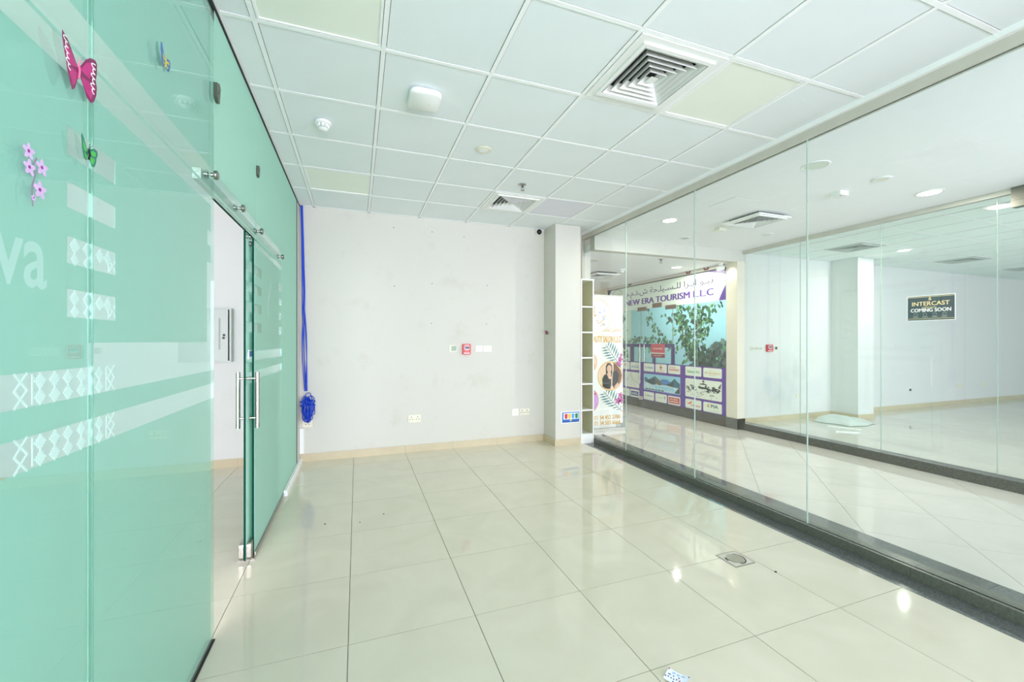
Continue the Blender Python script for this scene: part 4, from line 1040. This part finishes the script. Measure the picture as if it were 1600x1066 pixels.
# purple window bars and the printed lower panels
pr = thing('shopfront_print', 'purple printed film on the travel shop glass with rows of airline cards and pictures', 'window print', (XN, 6.9, .15))
b = MB()
b.rect(pn, *NR(8.6, 6.37, 1.265, 1.333), .0005, .0015)
for (y1, y0) in ((7.74, 7.60), (7.0, 6.90), (6.46, 6.36)): b.rect(pn, *NR(y1, y0, .93, 1.27), .0005, .0015)
b.build('window_bars', 'print_purple_dark', pr)
CARDS = {}
rows = {1: [(8.5, 8.12), (8.06, 7.754), (7.731, 7.42), (7.272, 6.949), (6.91, 6.576), (6.541, 6.216), (6.087, 5.708), (5.665, 5.271)]}
zr = {1: (.767, .932), 2: (.386, .718), 3: (.182, .346)}
bigs = [(8.5, 8.0), (7.942, 7.42), (7.272, 6.216), (6.087, 5.271)]
pb_ = MB(); x0p, x1p, _, _ = NR(8.6, 5.192, 0, 1)
pb_.rect(pn, -YZ + .02, -YA - .004, .158, N(0, .95)[1], .0005, .0015)
pb_.build('purple_sheet', 'print_purple', pr)
def card(y1, y0, z0, z1, m='card_white', name='picture_card'):
    a0, a1, b0, b1 = NR(y1, y0, z0, z1)
    c = MB().prism(rrect(a0, a1, b0, b1, .022, 4), pn, .0015, .0022).build(name, m, pr)
    return c, a0, a1, b0, b1
def sub(c, m, shapes=(), texts=(), d=.0022, name='card_print'):
    b = MB()
    for q in shapes: b.prism(q, pn, d, d + .0007)
    for (s_, f0, f1, g0, g1, bo) in texts: b.text(s_, pn, f0, f1, g0, g1, d, d + .0008, bold=bo)
    return b.build(name, m, c)
top = [('', 'air_red'), ('', 'air_red'), ('airblue', 'air_blue'), ('flydubai', 'air_blue'), ('Emirates', 'air_red'), ('EXPRESS', 'air_red'), ('SalamAir', 'air_green'), ('ETIHAD', 'air_gold')]
for (y1, y0), (txt, m) in zip(rows[1], top):
    c, a0, a1, b0, b1 = card(y1, y0, *zr[1], name='airline_card'); w, h = a1 - a0, b1 - b0; q = lambda f, g_: (a0 + w * f, b0 + h * g_)
    if txt == 'airblue':
        sub(c, m, [[q(.6, .62), q(.75, .68), q(.9, .82), q(.78, .7), q(.72, .6)], [q(.58, .7), q(.66, .64), q(.74, .7), q(.66, .67)]], [(txt, *[a0 + w * .12, a0 + w * .9], b0 + h * .3, b0 + h * .58, .02)])
    elif txt == 'flydubai':
        sub(c, m, (), [('dubai', a0 + w * .34, a0 + w * .9, b0 + h * .38, b0 + h * .62, .02)]); sub(c, 'air_orange', [], [('fly', a0 + w * .1, a0 + w * .3, b0 + h * .34, b0 + h * .62, .0)])
    elif txt == 'Emirates':
        e = [[q(.42, .78), q(.5, .92), q(.56, .78), q(.48, .72)], [q(.36, .6), q(.46, .72), q(.62, .66), q(.58, .52), q(.44, .5)], [q(.36, .46), q(.5, .42), q(.62, .34), q(.52, .28), q(.44, .36)]]
        sub(c, m, e, [(txt, a0 + w * .2, a0 + w * .8, b0 + h * .08, b0 + h * .20, .01)])
    elif txt == 'EXPRESS':
        sub(c, m, (), [('AIR INDIA', a0 + w * .12, a0 + w * .62, b0 + h * .66, b0 + h * .8, .01), (txt, a0 + w * .1, a0 + w * .9, b0 + h * .34, b0 + h * .58, .02)])
    elif txt == 'SalamAir':
        sub(c, m, [], [(txt, a0 + w * .12, a0 + w * .92, b0 + h * .32, b0 + h * .62, .02)])
    elif txt == 'ETIHAD':
        sub(c, m, [], [(txt, a0 + w * .1, a0 + w * .9, b0 + h * .38, b0 + h * .58, .012), ('AIRWAYS', a0 + w * .3, a0 + w * .72, b0 + h * .22, b0 + h * .32, 0), ('\uFE94\uFEE0\uFEA4\uFEAE\uFEDF', a0 + w * .35, a0 + w * .65, b0 + h * .64, b0 + h * .78, 0)])
    else:
        sub(c, m, [[q(.3, .4), q(.45, .7), q(.5, .88), q(.56, .7), q(.7, .45), q(.5, .55)]])
bot = [('oman', 'air_grey'), ('turk', 'air_green'), ('IndiGo', 'air_navy'), ('flynas', 'air_navy'), ('Arabia', 'air_grey'), ('RED', 'air_red'), ('AIR INDIA', 'air_red'), ('PIA', 'air_pia')]
for (y1, y0), (txt, m) in zip(rows[1], bot):
    c, a0, a1, b0, b1 = card(y1, y0, *zr[3], name='airline_card'); w, h = a1 - a0, b1 - b0; q = lambda f, g_: (a0 + w * f, b0 + h * g_)
    T_ = lambda s_, f0, f1, g0, g1, bo=.01: (s_, a0 + w * f0, a0 + w * f1, b0 + h * g0, b0 + h * g1, bo)
    if txt == 'IndiGo':
        sub(c, m, [[q(.08, .2), q(.92, .2), q(.92, .78), q(.08, .78)]]); sub(c, 'card_white', [], [T_(txt, .16, .84, .34, .66, .015)], d=.003)
    elif txt == 'RED':
        sub(c, m, [[q(.06, .14), q(.94, .14), q(.94, .84), q(.06, .84)]]); sub(c, 'card_white', [], [T_('AIR INDIA', .14, .82, .54, .72, .02), T_('EXPRESS', .14, .86, .26, .44, .02)], d=.003)
    elif txt == 'flynas':
        sub(c, m, [], [T_(txt, .34, .86, .40, .62)]); sub(c, 'air_gold', [[q(.12, .5), q(.2, .72), q(.24, .7), q(.2, .5), q(.26, .34), q(.18, .36)]])
    elif txt == 'AIR INDIA':
        sub(c, m, [], [T_(txt, .36, .94, .28, .46, .012)]); sub(c, 'air_orange', [[q(.12, .52), q(.28, .62), q(.44, .88), q(.38, .56), q(.26, .44)]])
    elif txt == 'PIA':
        sub(c, m, [], [T_(txt, .42, .82, .48, .82, .02)]); sub(c, 'air_gold', [[q(.2, .6), q(.26, .82), q(.36, .86), q(.30, .66), q(.36, .5), q(.26, .46)]]); sub(c, 'air_grey', [], [T_('PAKISTAN INTERNATIONAL', .32, .86, .14, .20, 0)])
    elif txt == 'Arabia':
        sub(c, m, [[q(.74, .7), q(.86, .78), q(.88, .6), q(.82, .4), q(.76, .55)]], [T_('air arabia', .16, .64, .46, .62, 0)])
    else: sub(c, m, [], [T_(txt, .25, .75, .4, .6)])
# tall tower line drawing
for (y1, y0) in bigs[:2]:
    c, a0, a1, b0, b1 = card(y1, y0, *zr[2]); w, h = a1 - a0, b1 - b0; q = lambda f, g_: (a0 + w * f, b0 + h * g_)
    b = []
    for p in ([q(.45, .95), q(.42, .80), q(.30, .66), q(.18, .3)], [q(.45, .95), q(.50, .80), q(.55, .5), q(.72, .08)], [q(.42, .72), q(.52, .72)], [q(.5, .6), q(.9, .3)], [q(.3, .62), q(.05, .4)], [q(.45, .7), q(.45, .1)]): b += stroke(p, .008)
    sub(c, 'air_grey', b)
# mountain picture
c, a0, a1, b0, b1 = card(*bigs[2], *zr[2], m='sky_print'); w, h = a1 - a0, b1 - b0; q = lambda f, g_: (a0 + w * f, b0 + h * g_)
sub(c, 'mount_blue', [[q(.40, .5), q(.5, .72), q(.58, .78), q(.68, .76), q(.78, .62), q(.74, .45), q(.5, .42)]])
sub(c, 'snow', [[q(.01, .05), q(.01, .62), q(.12, .48), q(.35, .36), q(.5, .44), q(.7, .40), q(.99, .52), q(.99, .05)]], d=.0026)
sub(c, 'rock_teal', [[q(.02, .70), q(.06, .80), q(.14, .66), q(.22, .74), q(.33, .90), q(.38, .82), q(.38, .44), q(.30, .36), q(.16, .42), q(.04, .50)], [q(.62, .46), q(.74, .60), q(.86, .88), q(.92, .74), q(.99, .62), q(.99, .36), q(.8, .38)]], d=.0029)
sub(c, 'rock_dark', [[q(.10, .60), q(.2, .66), q(.32, .80), q(.34, .5), q(.26, .36), q(.18, .42)], [q(.64, .48), q(.76, .58), q(.83, .74), q(.82, .42), q(.72, .40)], [q(.86, .05), q(.92, .25), q(.99, .42), q(.99, .05)]], d=.0033)
sub(c, 'rock_brown', [[q(.36, .86), q(.44, .72), q(.52, .52), q(.56, .44), q(.46, .38), q(.40, .42), q(.37, .55)]], d=.0033)
st = []
for k in range(9): st.append([q(.28 + .06 * k, .34 - .02 * (k % 3)), q(.33 + .06 * k, .34), q(.42 + .06 * k, .12), q(.39 + .06 * k, .12)])
sub(c, 'sky_print', st, d=.0033)
sub(c, 'rock_dark', [[q(.05 + .09 * k, .05), q(.08 + .09 * k, .12), q(.14 + .09 * k, .09), q(.12 + .09 * k, .04)] for k in range(6)], d=.0036)
# ink sketch: temple roofs among trees
c, a0, a1, b0, b1 = card(*bigs[3], *zr[2], m='card_white'); w, h = a1 - a0, b1 - b0; q = lambda f, g_: (a0 + w * f, b0 + h * g_)
ink = []
random.seed(11)
for k in range(70):
    f, g_ = random.uniform(.02, .95), random.uniform(.38, .66)
    if .44 < f < .6: g_ = random.uniform(.45, .8)
    s = random.uniform(.012, .035); ink.append([q(f - s, g_), q(f, g_ + s * 1.6), q(f + s, g_ + s * .4), q(f + s * .3, g_ - s)])
ink += [[q(.40, .72), q(.52, .84), q(.64, .72), q(.58, .74), q(.46, .74)], [q(.48, .9), q(.52, .99), q(.56, .9), q(.52, .86)], [q(.36, .58), q(.46, .62), q(.62, .62), q(.70, .56), q(.66, .42), q(.60, .52), q(.42, .52)], [q(.9, .66), q(.99, .92), q(.97, .72)], [q(.72, .5), q(.80, .72), q(.88, .52), q(.98, .56), q(.92, .42)]]
for k in range(24):
    f, g_ = random.uniform(.02, .9), random.uniform(.06, .4)
    ink += stroke([q(f, g_), q(f + random.uniform(.02, .1), g_ + random.uniform(-.1, .1))], .006)
sub(c, 'ink', ink)
# red notice on the glass door
rs = thing('notice_sign', 'red notice with a white stripe on the travel shop glass door', 'notice', (XN, 6.83 * KS, 1.06))
MB().rect(pn, *NR(7.03, 6.63, 1.155, 1.335), .004, .006).build('upper_sheet', mat('sign_red', (200, 84, 92), .4, var=.03) and 'sign_red', rs)
MB().rect(pn, *NR(7.03, 6.63, 1.138, 1.155), .004, .006).build('stripe', 'card_white', rs)
MB().rect(pn, *NR(7.03, 6.63, 1.06, 1.138), .004, .006).build('lower_sheet', mat('sign_maroon', (146, 58, 72), .4, var=.03) and 'sign_maroon', rs)
a0, a1, b0, b1 = NR(6.97, 6.70, 1.225, 1.255); b = MB().text('AVAILABLE', pn, a0, a1, b0, b1, .006, .0066, bold=.012)
a0, a1, b0, b1 = NR(6.94, 6.72, 1.092, 1.110); b.text('FOR RENT', pn, a0, a1, b0, b1, .006, .0066); b.build('lettering', 'card_white', rs)
# tiny butterflies clipped on the head frame
mat('clip_red', (120, 52, 58), .5); mat('clip_green', (60, 90, 66), .5)
for (y, m, lb) in ((6.06, 'clip_red', 'maroon butterfly clip on the travel shop head frame, left of the other maroon one'), (5.64, 'clip_red', 'maroon butterfly clip on the travel shop head frame nearest the cream pillar'), (7.81, 'clip_green', 'dark green butterfly clip at the far end of the travel shop head frame')):
    t = thing('butterfly_clip', lb, 'butterfly clip', (XN - .02, y, 2.60), 'butterfly clips')
    q = facing_neg_x(XN - .021)
    for s_ in (-1, 1): MB().prism([(-y, 2.635), (-y + s_ * .05, 2.67), (-y + s_ * .06, 2.64), (-y + s_ * .03, 2.61), (-y, 2.62)], q, 0, .004).build('wing', m, t)

# agency interior: pale blue back wall, side walls, ceiling
struct(MB().box(7.0, 7.06, YO + .12, 9.6, -.03, 2.66).build('wall_right', mat('paint_sky', (176, 222, 232), .6) and 'paint_sky'))
struct(MB().box(XN + .12, 7.06, YO + .12, 9.6, -.06, -.0).build('floor', 'porcelain_mall'))
struct(MB().box(XN + .06, 7.06, YO + .12, 9.6, 2.62, 2.70).build('ceiling', 'ceiling_paint'))
area('agency_fill', (5.93, 6.9, 2.60), (0, -.5, 0), .25, 2.8, 40, (.92, 1, 1))  # fill light added to brighten the agency interior, no fixture behind it
# climbing plants behind the glass
mat('leaf_mid', (58, 122, 74), .5, var=.25, scale=9); mat('leaf_light', (116, 168, 104), .5, var=.2, scale=9); mat('leaf_dark', (44, 76, 64), .5, var=.3, scale=9); mat('vine_stem', (86, 96, 70), .6); mat('leaf_grey', (96, 128, 116), .5, var=.25, scale=9)
random.seed(5)
def leaf(b, p, s, m):
    a = random.uniform(-2.6, -.5); ti = random.uniform(-.5, .5)
    dx, dz = math.cos(a), math.sin(a)
    out = [(0, 0), (.28, .30), (.60, .34), (1.0, 0), (.60, -.34), (.28, -.30)]
    v = [Vector((p[0] + (abs(w) * .35 - .2) * s * .6 + ti * u_ * s, p[1] - (u_ * dx - w * dz) * s, p[2] + (u_ * dz + w * dx) * s)) for u_, w in out]
    b.add(v, [(0, 1, 2, 3), (0, 3, 4, 5)], m)
def plant(label, name, strands, dens, smin, smax, x=5.81, weights=(5, 3, 2)):
    t = thing(name, label, 'plant', (x, strands[0][0][0], strands[0][0][1]), 'plants behind the travel shop glass')
    b = MB()
    for s in strands:
        pts = []
        for (p, q) in zip(s, s[1:]):
            for i in range(6): f = i / 6; pts.append((x + .02 * math.sin(9 * (p[0] + f)), p[0] + (q[0] - p[0]) * f, p[1] + (q[1] - p[1]) * f + .02 * math.sin(5 * f + p[0])))
        pts.append((x, *s[-1]))
        MB().tube(pts, .004, 5).build('stem', 'vine_stem', t)
        for (p, q) in zip(pts, pts[1:]):
            d = math.dist(p, q)
            for _ in range(int(d * dens + random.random())):
                f = random.random()
                leaf(b, [p[0] + (q[0] - p[0]) * f + random.uniform(-.06, .05), p[1] + (q[1] - p[1]) * f + random.uniform(-.09, .09), p[2] + (q[2] - p[2]) * f + random.uniform(-.07, .07)], random.uniform(smin, smax), random.choices((0, 1, 2), weights)[0])
    o = b.build('leaves', ['leaf_mid', 'leaf_light', 'leaf_dark'], t, fix=False); o['kind'] = 'stuff'
    return t
plant('trailing green vine hanging across the middle of the travel shop window', 'climbing_vine', [[(7.46, 2.62), (7.44, 2.09), (7.27, 1.83), (7.04, 1.62), (6.79, 1.42), (6.52, 1.24)], [(6.88, 1.88), (6.7, 1.83), (6.49, 1.94)], [(8.05, 1.43), (7.7, 1.46), (7.27, 1.47), (6.88, 1.40), (6.7, 1.36)], [(7.5, 1.40), (7.3, 1.25), (7.1, 1.1)]], 34, .055, .105)
plant('dense green vine cascading beside the red notice in the travel shop window', 'climbing_vine', [[(6.62, 2.62), (6.61, 2.05), (6.56, 1.8), (6.39, 1.61), (6.27, 1.42), (6.40, 1.18), (6.39, 1.0)], [(6.35, 2.03), (6.25, 1.78), (6.11, 1.6), (6.19, 1.42), (6.30, 1.1)], [(6.5, 1.9), (6.45, 1.4), (6.3, 1.05)], [(6.7, 2.0), (6.6, 1.6), (6.55, 1.3)], [(6.11, 2.04), (5.88, 2.02), (5.67, 2.04)], [(6.03, 1.89), (5.91, 1.77), (5.88, 1.65)], [(6.2, 2.0), (6.0, 1.7), (5.95, 1.4)]], 52, .06, .11, x=5.97)
plant('short leafy vine at the far end of the travel shop window beside the banner', 'climbing_vine', [[(8.27, 2.62), (8.27, 2.03), (8.24, 1.8), (8.29, 1.58)], [(8.35, 1.5), (8.15, 1.25), (8.05, 1.0)]], 30, .06, .12, weights=(4, 1, 5))
def bush(label, y0, y1, z0, z1, n, x0, x1, smin, smax):
    t = thing('leafy_plant', label, 'plant', ((x0 + x1) / 2, (y0 + y1) / 2, 0), 'plants behind the travel shop glass')
    MB().lathe([(.10, 0), (.14, .02), (.16, .40), (.15, .42)], ((x0 + x1) / 2, (y0 + y1) / 2, 0), 'z', 16).build('pot', 'plastic_white', t, smooth=40)
    b = MB(); cy_, cz_ = (y0 + y1) / 2, z0
    for k in range(7):
        e = (random.uniform(x0, x1), random.uniform(y0 + .05, y1 - .05), random.uniform(z0 + .2, z1 - .05))
        b.tube([((x0 + x1) / 2, cy_, .40), ((x0 + x1) / 2, cy_ + (e[1] - cy_) * .4, (z0 + .4) / 2), e], .008, 5)
    b.build('stems', 'vine_stem', t)
    b = MB()
    for _ in range(n):
        yy = random.uniform(y0, y1); f = (yy - y0) / (y1 - y0)
        leaf(b, [random.uniform(x0, x1), yy, random.uniform(z0, z0 + (z1 - z0) * (.75 + .25 * math.sin(f * 7)))], random.uniform(smin, smax), random.choices((0, 1, 2), (3, 3, 5))[0])
    o = b.build('leaves', ['leaf_mid', 'leaf_grey', 'leaf_dark'], t, fix=False); o['kind'] = 'stuff'
bush('dark bushy plant low in the travel shop window next to the cream pillar', 5.70, 6.42, .80, 1.46, 260, 6.08, 6.30, .09, .19)

# ------------------------------------------------------------------ beauty salon banner
YBn = 5.67
pbn = facing_cam_y(YBn)
bn = thing('roll_up_banner', 'white roll-up banner of a beauty salon with gold lettering and orchids beside the bookcase', 'banner', (3.55, YBn, ZF))
a0, a1 = 3.14, 3.978; zb0, zb1 = .02, 2.10
mat('banner_white', (240, 238, 230), .5, var=.015, scale=2); mat('gold', (222, 168, 60), .4, var=.1, scale=30); mat('gold_pale', (232, 212, 160), .45); mat('fern', (92, 140, 140), .5, var=.15, scale=20); mat('fern_dark', (50, 84, 92), .5)
mat('orchid_pink', (196, 84, 160), .45, var=.15, scale=40); mat('skin', (226, 180, 150), .5); mat('hair', (50, 34, 30), .4); mat('dress', (30, 28, 30), .5); mat('drape', (120, 76, 52), .5, var=.2, scale=12); mat('peach', (240, 206, 176), .5); mat('mauve', (206, 150, 214), .5, var=.15, scale=10)
sh = MB().rect(pbn, a0, a1, zb0, zb1, .0005, .0015).build('sheet', 'banner_white', bn)
MB().box(a0 - .01, a1 + .01, YBn - .05, YBn + .07, ZF, .03).build('base_cassette', 'steel', bn)
MB().box(a0, a1, YBn - .006, YBn + .008, zb1, zb1 + .014).build('top_rail', 'steel', bn)
MB().tube([(3.55, YBn + .03, .03), (3.55, YBn + .03, zb1)], .008, 8).build('pole', 'steel', bn)
MB().rect(pbn, 3.85, 3.978, .022, .09, .0015, .0021).build('corner_tag', 'air_grey', sh)
MB().text('Co', pbn, 3.865, 3.93, .036, .075, .0021, .0026, bold=.02).build('tag_lettering', 'white', sh)
def bprint(m, shapes, d=.0015, name='print'):
    b = MB()
    for q in shapes: b.prism(q, pbn, d, d + .0006)
    return b.build(name, m, sh)
bprint('gold_pale', [circ(3.50, 1.78, .265, n=36)], .0015, 'logo_ring'); bprint('white', [circ(3.50, 1.78, .255, n=36)], .0021, 'logo_disc')
bprint('gold', [[(3.42, 1.93), (3.46, 1.93), (3.46, 1.80), (3.49, 1.80), (3.49, 1.775), (3.42, 1.775)], [(3.42, 1.74), (3.445, 1.74), (3.445, 1.66), (3.42, 1.66)]] + stroke([(3.49, 1.72), (3.54, 1.66), (3.60, 1.70), (3.66, 1.80)], .010) + stroke([(3.56, 1.62), (3.63, 1.67)], .010), .0027, 'logo_letters')
bprint('pale_blue', [circ(3.57 + .07 * math.sin(k * 1.7), 1.90 - .032 * k, .008 + .005 * (k % 3), n=6) for k in range(9)], .0027, 'logo_flowers')
ar2 = '\uFEDE\uFEF4\uFEE4\uFEA0\uFE98\uFEE0\uFEDF \uFE8E\uFEB8\uFEE7\uFEEE\uFEDF \uFEE5\uFEEE\uFEDF\uFE8E\uFEBB'
MB().text(ar2, pbn, 3.33, 3.945, 1.53, 1.60, .0015, .0022, bold=.006).build('arabic_lettering', 'gold', sh)
MB().text('BEAUTY SALON L.L.C', pbn, 3.378, 3.945, 1.37, 1.47, .0015, .0022, bold=.006, fat=.03).build('lettering', 'gold', sh)
MB().text('971 54 452 2780', pbn, 3.42, 3.925, .16, .225, .0015, .0022, bold=.006, fat=.035).build('lettering', 'gold', sh)
MB().text('971 54 503 6664', pbn, 3.42, 3.925, .075, .14, .0015, .0022, bold=.006, fat=.035).build('lettering', 'gold', sh)
def fern(p0, p1, n, ln):
    sp, st = stroke([p0, ((p0[0] + p1[0]) / 2 - .01, (p0[1] + p1[1]) / 2), p1], .008), []
    for k in range(1, n):
        f = k / n; x, z = p0[0] + (p1[0] - p0[0]) * f, p0[1] + (p1[1] - p0[1]) * f
        l = ln * math.sin(PI * (f * .8 + .15))
        for (ax, az) in ((-1, -.12), (.35, .95)):
            ex, ez = x + l * ax, z + l * az
            ex = min(ex, 3.972); nx, nz = -az * l * .09, ax * l * .09
            st.append([(x, z), ((x + ex) / 2 + nx, (z + ez) / 2 + nz), (ex, ez), ((x + ex) / 2 - nx, (z + ez) / 2 - nz)])
    bprint('fern', st, .0017, 'fern_print'); bprint('fern_dark', sp, .0024, 'fern_print')
fern((3.66, 1.33), (3.95, .98), 9, .17); fern((3.62, .60), (3.96, .27), 9, .18)
for (x, z, s) in ((3.90, 1.02, .06), (3.93, 1.10, .05), (3.945, 1.17, .03), (3.88, .44, .06), (3.94, .45, .06), (3.93, .53, .05)):
    bprint('orchid_pink', [[(x + s * (.5 + .5 * abs(math.cos(2.5 * t_))) * math.cos(t_), z + s * (.5 + .5 * abs(math.cos(2.5 * t_))) * math.sin(t_)) for t_ in [2 * PI * i / 20 for i in range(20)]]], .0026, 'orchid_print')
bprint('gold', [circ(3.742, .84, .232, n=36)], .0026, 'portrait_ring'); bprint('peach', [circ(3.742, .84, .218, n=36)], .0032, 'portrait_background')
bprint('drape', [[(3.80, 1.05), (3.86, 1.02), (3.93, .93), (3.955, .84), (3.93, .74), (3.86, .67), (3.80, .64)]], .0035, 'portrait_drape')
bprint('gold_pale', [[(3.53, .80), (3.56, .72), (3.60, .68), (3.60, .80), (3.57, .84)]], .0035, 'portrait_cushion')
bprint('hair', [[(3.66, .90), (3.66, 1.00), (3.69, 1.045), (3.74, 1.045), (3.775, 1.0), (3.78, .90), (3.77, .83), (3.67, .83)]], .0038, 'portrait_hair')
bprint('skin', [circ(3.722, .955, .042, .058, n=16), [(3.70, .91), (3.745, .91), (3.76, .86), (3.72, .80), (3.68, .86)], [(3.77, .86), (3.80, .90), (3.805, .84), (3.78, .76), (3.75, .78)], [(3.80, .68), (3.88, .74), (3.89, .70), (3.84, .655)]], .0042, 'portrait_skin')
bprint('dress', [[(3.60, .68), (3.595, .80), (3.63, .86), (3.67, .87), (3.72, .79), (3.755, .80), (3.76, .70), (3.74, .635), (3.66, .645)], [(3.79, .90), (3.86, .93), (3.90, .85), (3.88, .74), (3.80, .66), (3.775, .70)]], .0045, 'portrait_dress')
bprint('hair', [circ(3.706, .965, .006, .003, n=6), circ(3.738, .965, .006, .003, n=6)], .0047, 'portrait_eyes'); bprint('magenta_dark', [circ(3.722, .925, .010, .004, n=8)], .0047, 'portrait_mouth')
bprint('gold', [circ(3.33, 1.06, .175, n=30), circ(3.33, .47, .205, n=30)], .0016, 'portrait_ring'); bprint('peach', [circ(3.33, 1.06, .165, n=30)], .0022, 'portrait_background'); bprint('mauve', [circ(3.33, .47, .195, n=30)], .0022, 'portrait_background')
bprint('skin', [circ(3.44, 1.0, .035, .05, n=12)], .0028, 'portrait_skin'); bprint('alarm_red', [circ(3.47, .57, .02, n=10)], .0028, 'portrait_dress')

# ------------------------------------------------------------------ things in the unit opposite
po = facing_cam_y(YO)
callpoint('red fire alarm call point on the wall of the unit opposite', 6.605, 6.745, 1.205, 1.33, po)
t = plate('thermostat', 'dark thermostat right of the red call point in the unit opposite', 'thermostat', 6.805, 6.885, 1.235, 1.30, pl=po); MB().rect(po, 6.82, 6.87, 1.245, 1.29, .009, .012).build('screen', 'black', t)
t = plate('light_switch', 'wide pale switch plate left of the red call point in the unit opposite', 'light switch', 6.24, 6.53, 1.225, 1.30, 'light switches', pl=po)
for k in range(3): MB().rect(po, 6.26 + .09 * k, 6.33 + .09 * k, 1.24, 1.285, .009, .012).build('rocker', 'plastic_grey', t)
socket('grey socket low on the near part of the wall in the unit opposite', 7.355, 7.45, .366, .44, 1, po)
socket('cream double socket low on the wall below and right of the coming soon sign', 12.37, 12.60, .365, .443, 2, po)
socket('cream single socket, the far right one low on the wall of the unit opposite', 13.38, 13.53, .358, .436, 1, po)
jb = plate('cable_outlet', 'dark broken cable outlet low on the wall below the coming soon sign', 'cable outlet', 10.60, 10.72, .355, .43, pl=po, mt='plastic_white'); MB().rect(po, 10.64, 10.71, .362, .41, .009, .011).build('hole', 'black', jb)
ps = thing('hanging_sign', 'dark coming soon sign with gold and white lettering on the glazing across the corridor', 'sign', (XO, 2.715, 1.62))
pq = facing_neg_x(XO)
a0, a1, b0, b1 = -2.914, -2.515, 1.622, 1.886
mat('sign_dark', (62, 76, 84), .35, var=.05); mat('gold_text', (236, 214, 160), .4)
MB().rect(pq, a0 - .006, a1 + .006, b0 - .006, b1 + .006, .001, .0025).build('backing', 'white', ps)
MB().rect(pq, a0, a1, b0, b1, .0025, .0035).build('sheet', 'sign_dark', ps)
b = MB()
for r in ((a0, a1, b1 - .012, b1 - .008), (a0, a1, b0 + .014, b0 + .018)): b.rect(pq, *r, .0035, .004)
b.build('border_line', 'gold_pale', ps)
w, h = a1 - a0, b1 - b0
MB().text('INTERCAST', pq, a0 + .10 * w, a0 + .90 * w, b0 + .60 * h, b0 + .77 * h, .0035, .0043, bold=.006, fat=.02).text('&', pq, a0 + .46 * w, a0 + .53 * w, b0 + .82 * h, b0 + .94 * h, .0035, .0043).text('collection', pq, a0 + .32 * w, a0 + .62 * w, b0 + .50 * h, b0 + .57 * h, .0035, .0043).build('gold_lettering', 'gold_text', ps)
MB().text('COMING SOON', pq, a0 + .07 * w, a0 + .93 * w, b0 + .34 * h, b0 + .49 * h, .0035, .0043, bold=.006, fat=.03).build('white_lettering', 'white', ps)
b = MB()
for k in range(4):
    c_ = a0 + w * (.18 + .205 * k)
    for q in stroke(circ(c_, b0 + .23 * h, .016, n=14) + [(c_ + .016, b0 + .23 * h)], .003): b.prism(q, pq, .0035, .0041)
    b.rect(pq, c_ - .024, c_ + .024, b0 + .115 * h, b0 + .14 * h, .0035, .0041)
b.build('icon_row', 'air_grey', ps)
# crumpled plastic sheet and battens on the floor of the unit opposite
random.seed(3)
b = MB(); nu, nv = 18, 9; gx0, gx1, gy0, gy1 = 7.45, 8.15, 4.45, 5.05
hgt = {}
for i in range(nu + 1):
    for j in range(nv + 1):
        e = math.sin(PI * i / nu) ** .6 * math.sin(PI * j / nv) ** .6
        e *= .55 + .75 * math.exp(-((i / nu - .28) / .2) ** 2) + .25 * math.exp(-((i / nu - .72) / .16) ** 2)
        hgt[i, j] = .006 + e * (.115 + .035 * math.sin(i * .4 + 1) + .010 * math.sin(i * .9 + j * .7) + .005 * math.sin(i * 1.9 - j * 1.3))
for i in range(nu):
    for j in range(nv):
        P_ = lambda a, c_: (gx0 + (gx1 - gx0) * a / nu + .05 * math.sin(c_ * .7), gy0 + (gy1 - gy0) * c_ / nv + .03 * math.sin(a * .5), hgt[a, c_])
        b.add([P_(i, j), P_(i + 1, j), P_(i + 1, j + 1), P_(i, j + 1)], [(0, 1, 2, 3)])
o = b.build('plastic_sheet', mat('sheet_plastic', (206, 214, 209), .3, var=.02) and 'sheet_plastic', smooth=50)
bm = bmesh.new(); bm.from_mesh(o.data); bmesh.ops.remove_doubles(bm, verts=bm.verts, dist=.0005); bmesh.ops.recalc_face_normals(bm, faces=bm.faces); bm.to_mesh(o.data); bm.free()
tag(o, 'crumpled translucent white plastic sheet on the floor by the pier of the unit opposite', 'plastic sheet')
for (p, q, lb) in (((7.18, 4.62), (7.38, 4.25), 'longer thin white batten on the floor beside the plastic sheet'), ((6.85, 4.30), (7.10, 4.12), 'shorter thin white batten on the floor, nearer the glazing')):
    dx, dy = q[0] - p[0], q[1] - p[1]; l = math.hypot(dx, dy); nx, ny = -dy / l * .012, dx / l * .012
    tag(MB().prism([(p[0] + nx, p[1] + ny), (q[0] + nx, q[1] + ny), (q[0] - nx, q[1] - ny), (p[0] - nx, p[1] - ny)], u, 0, .016).build('batten', 'white'), lb, 'batten', 'white battens')
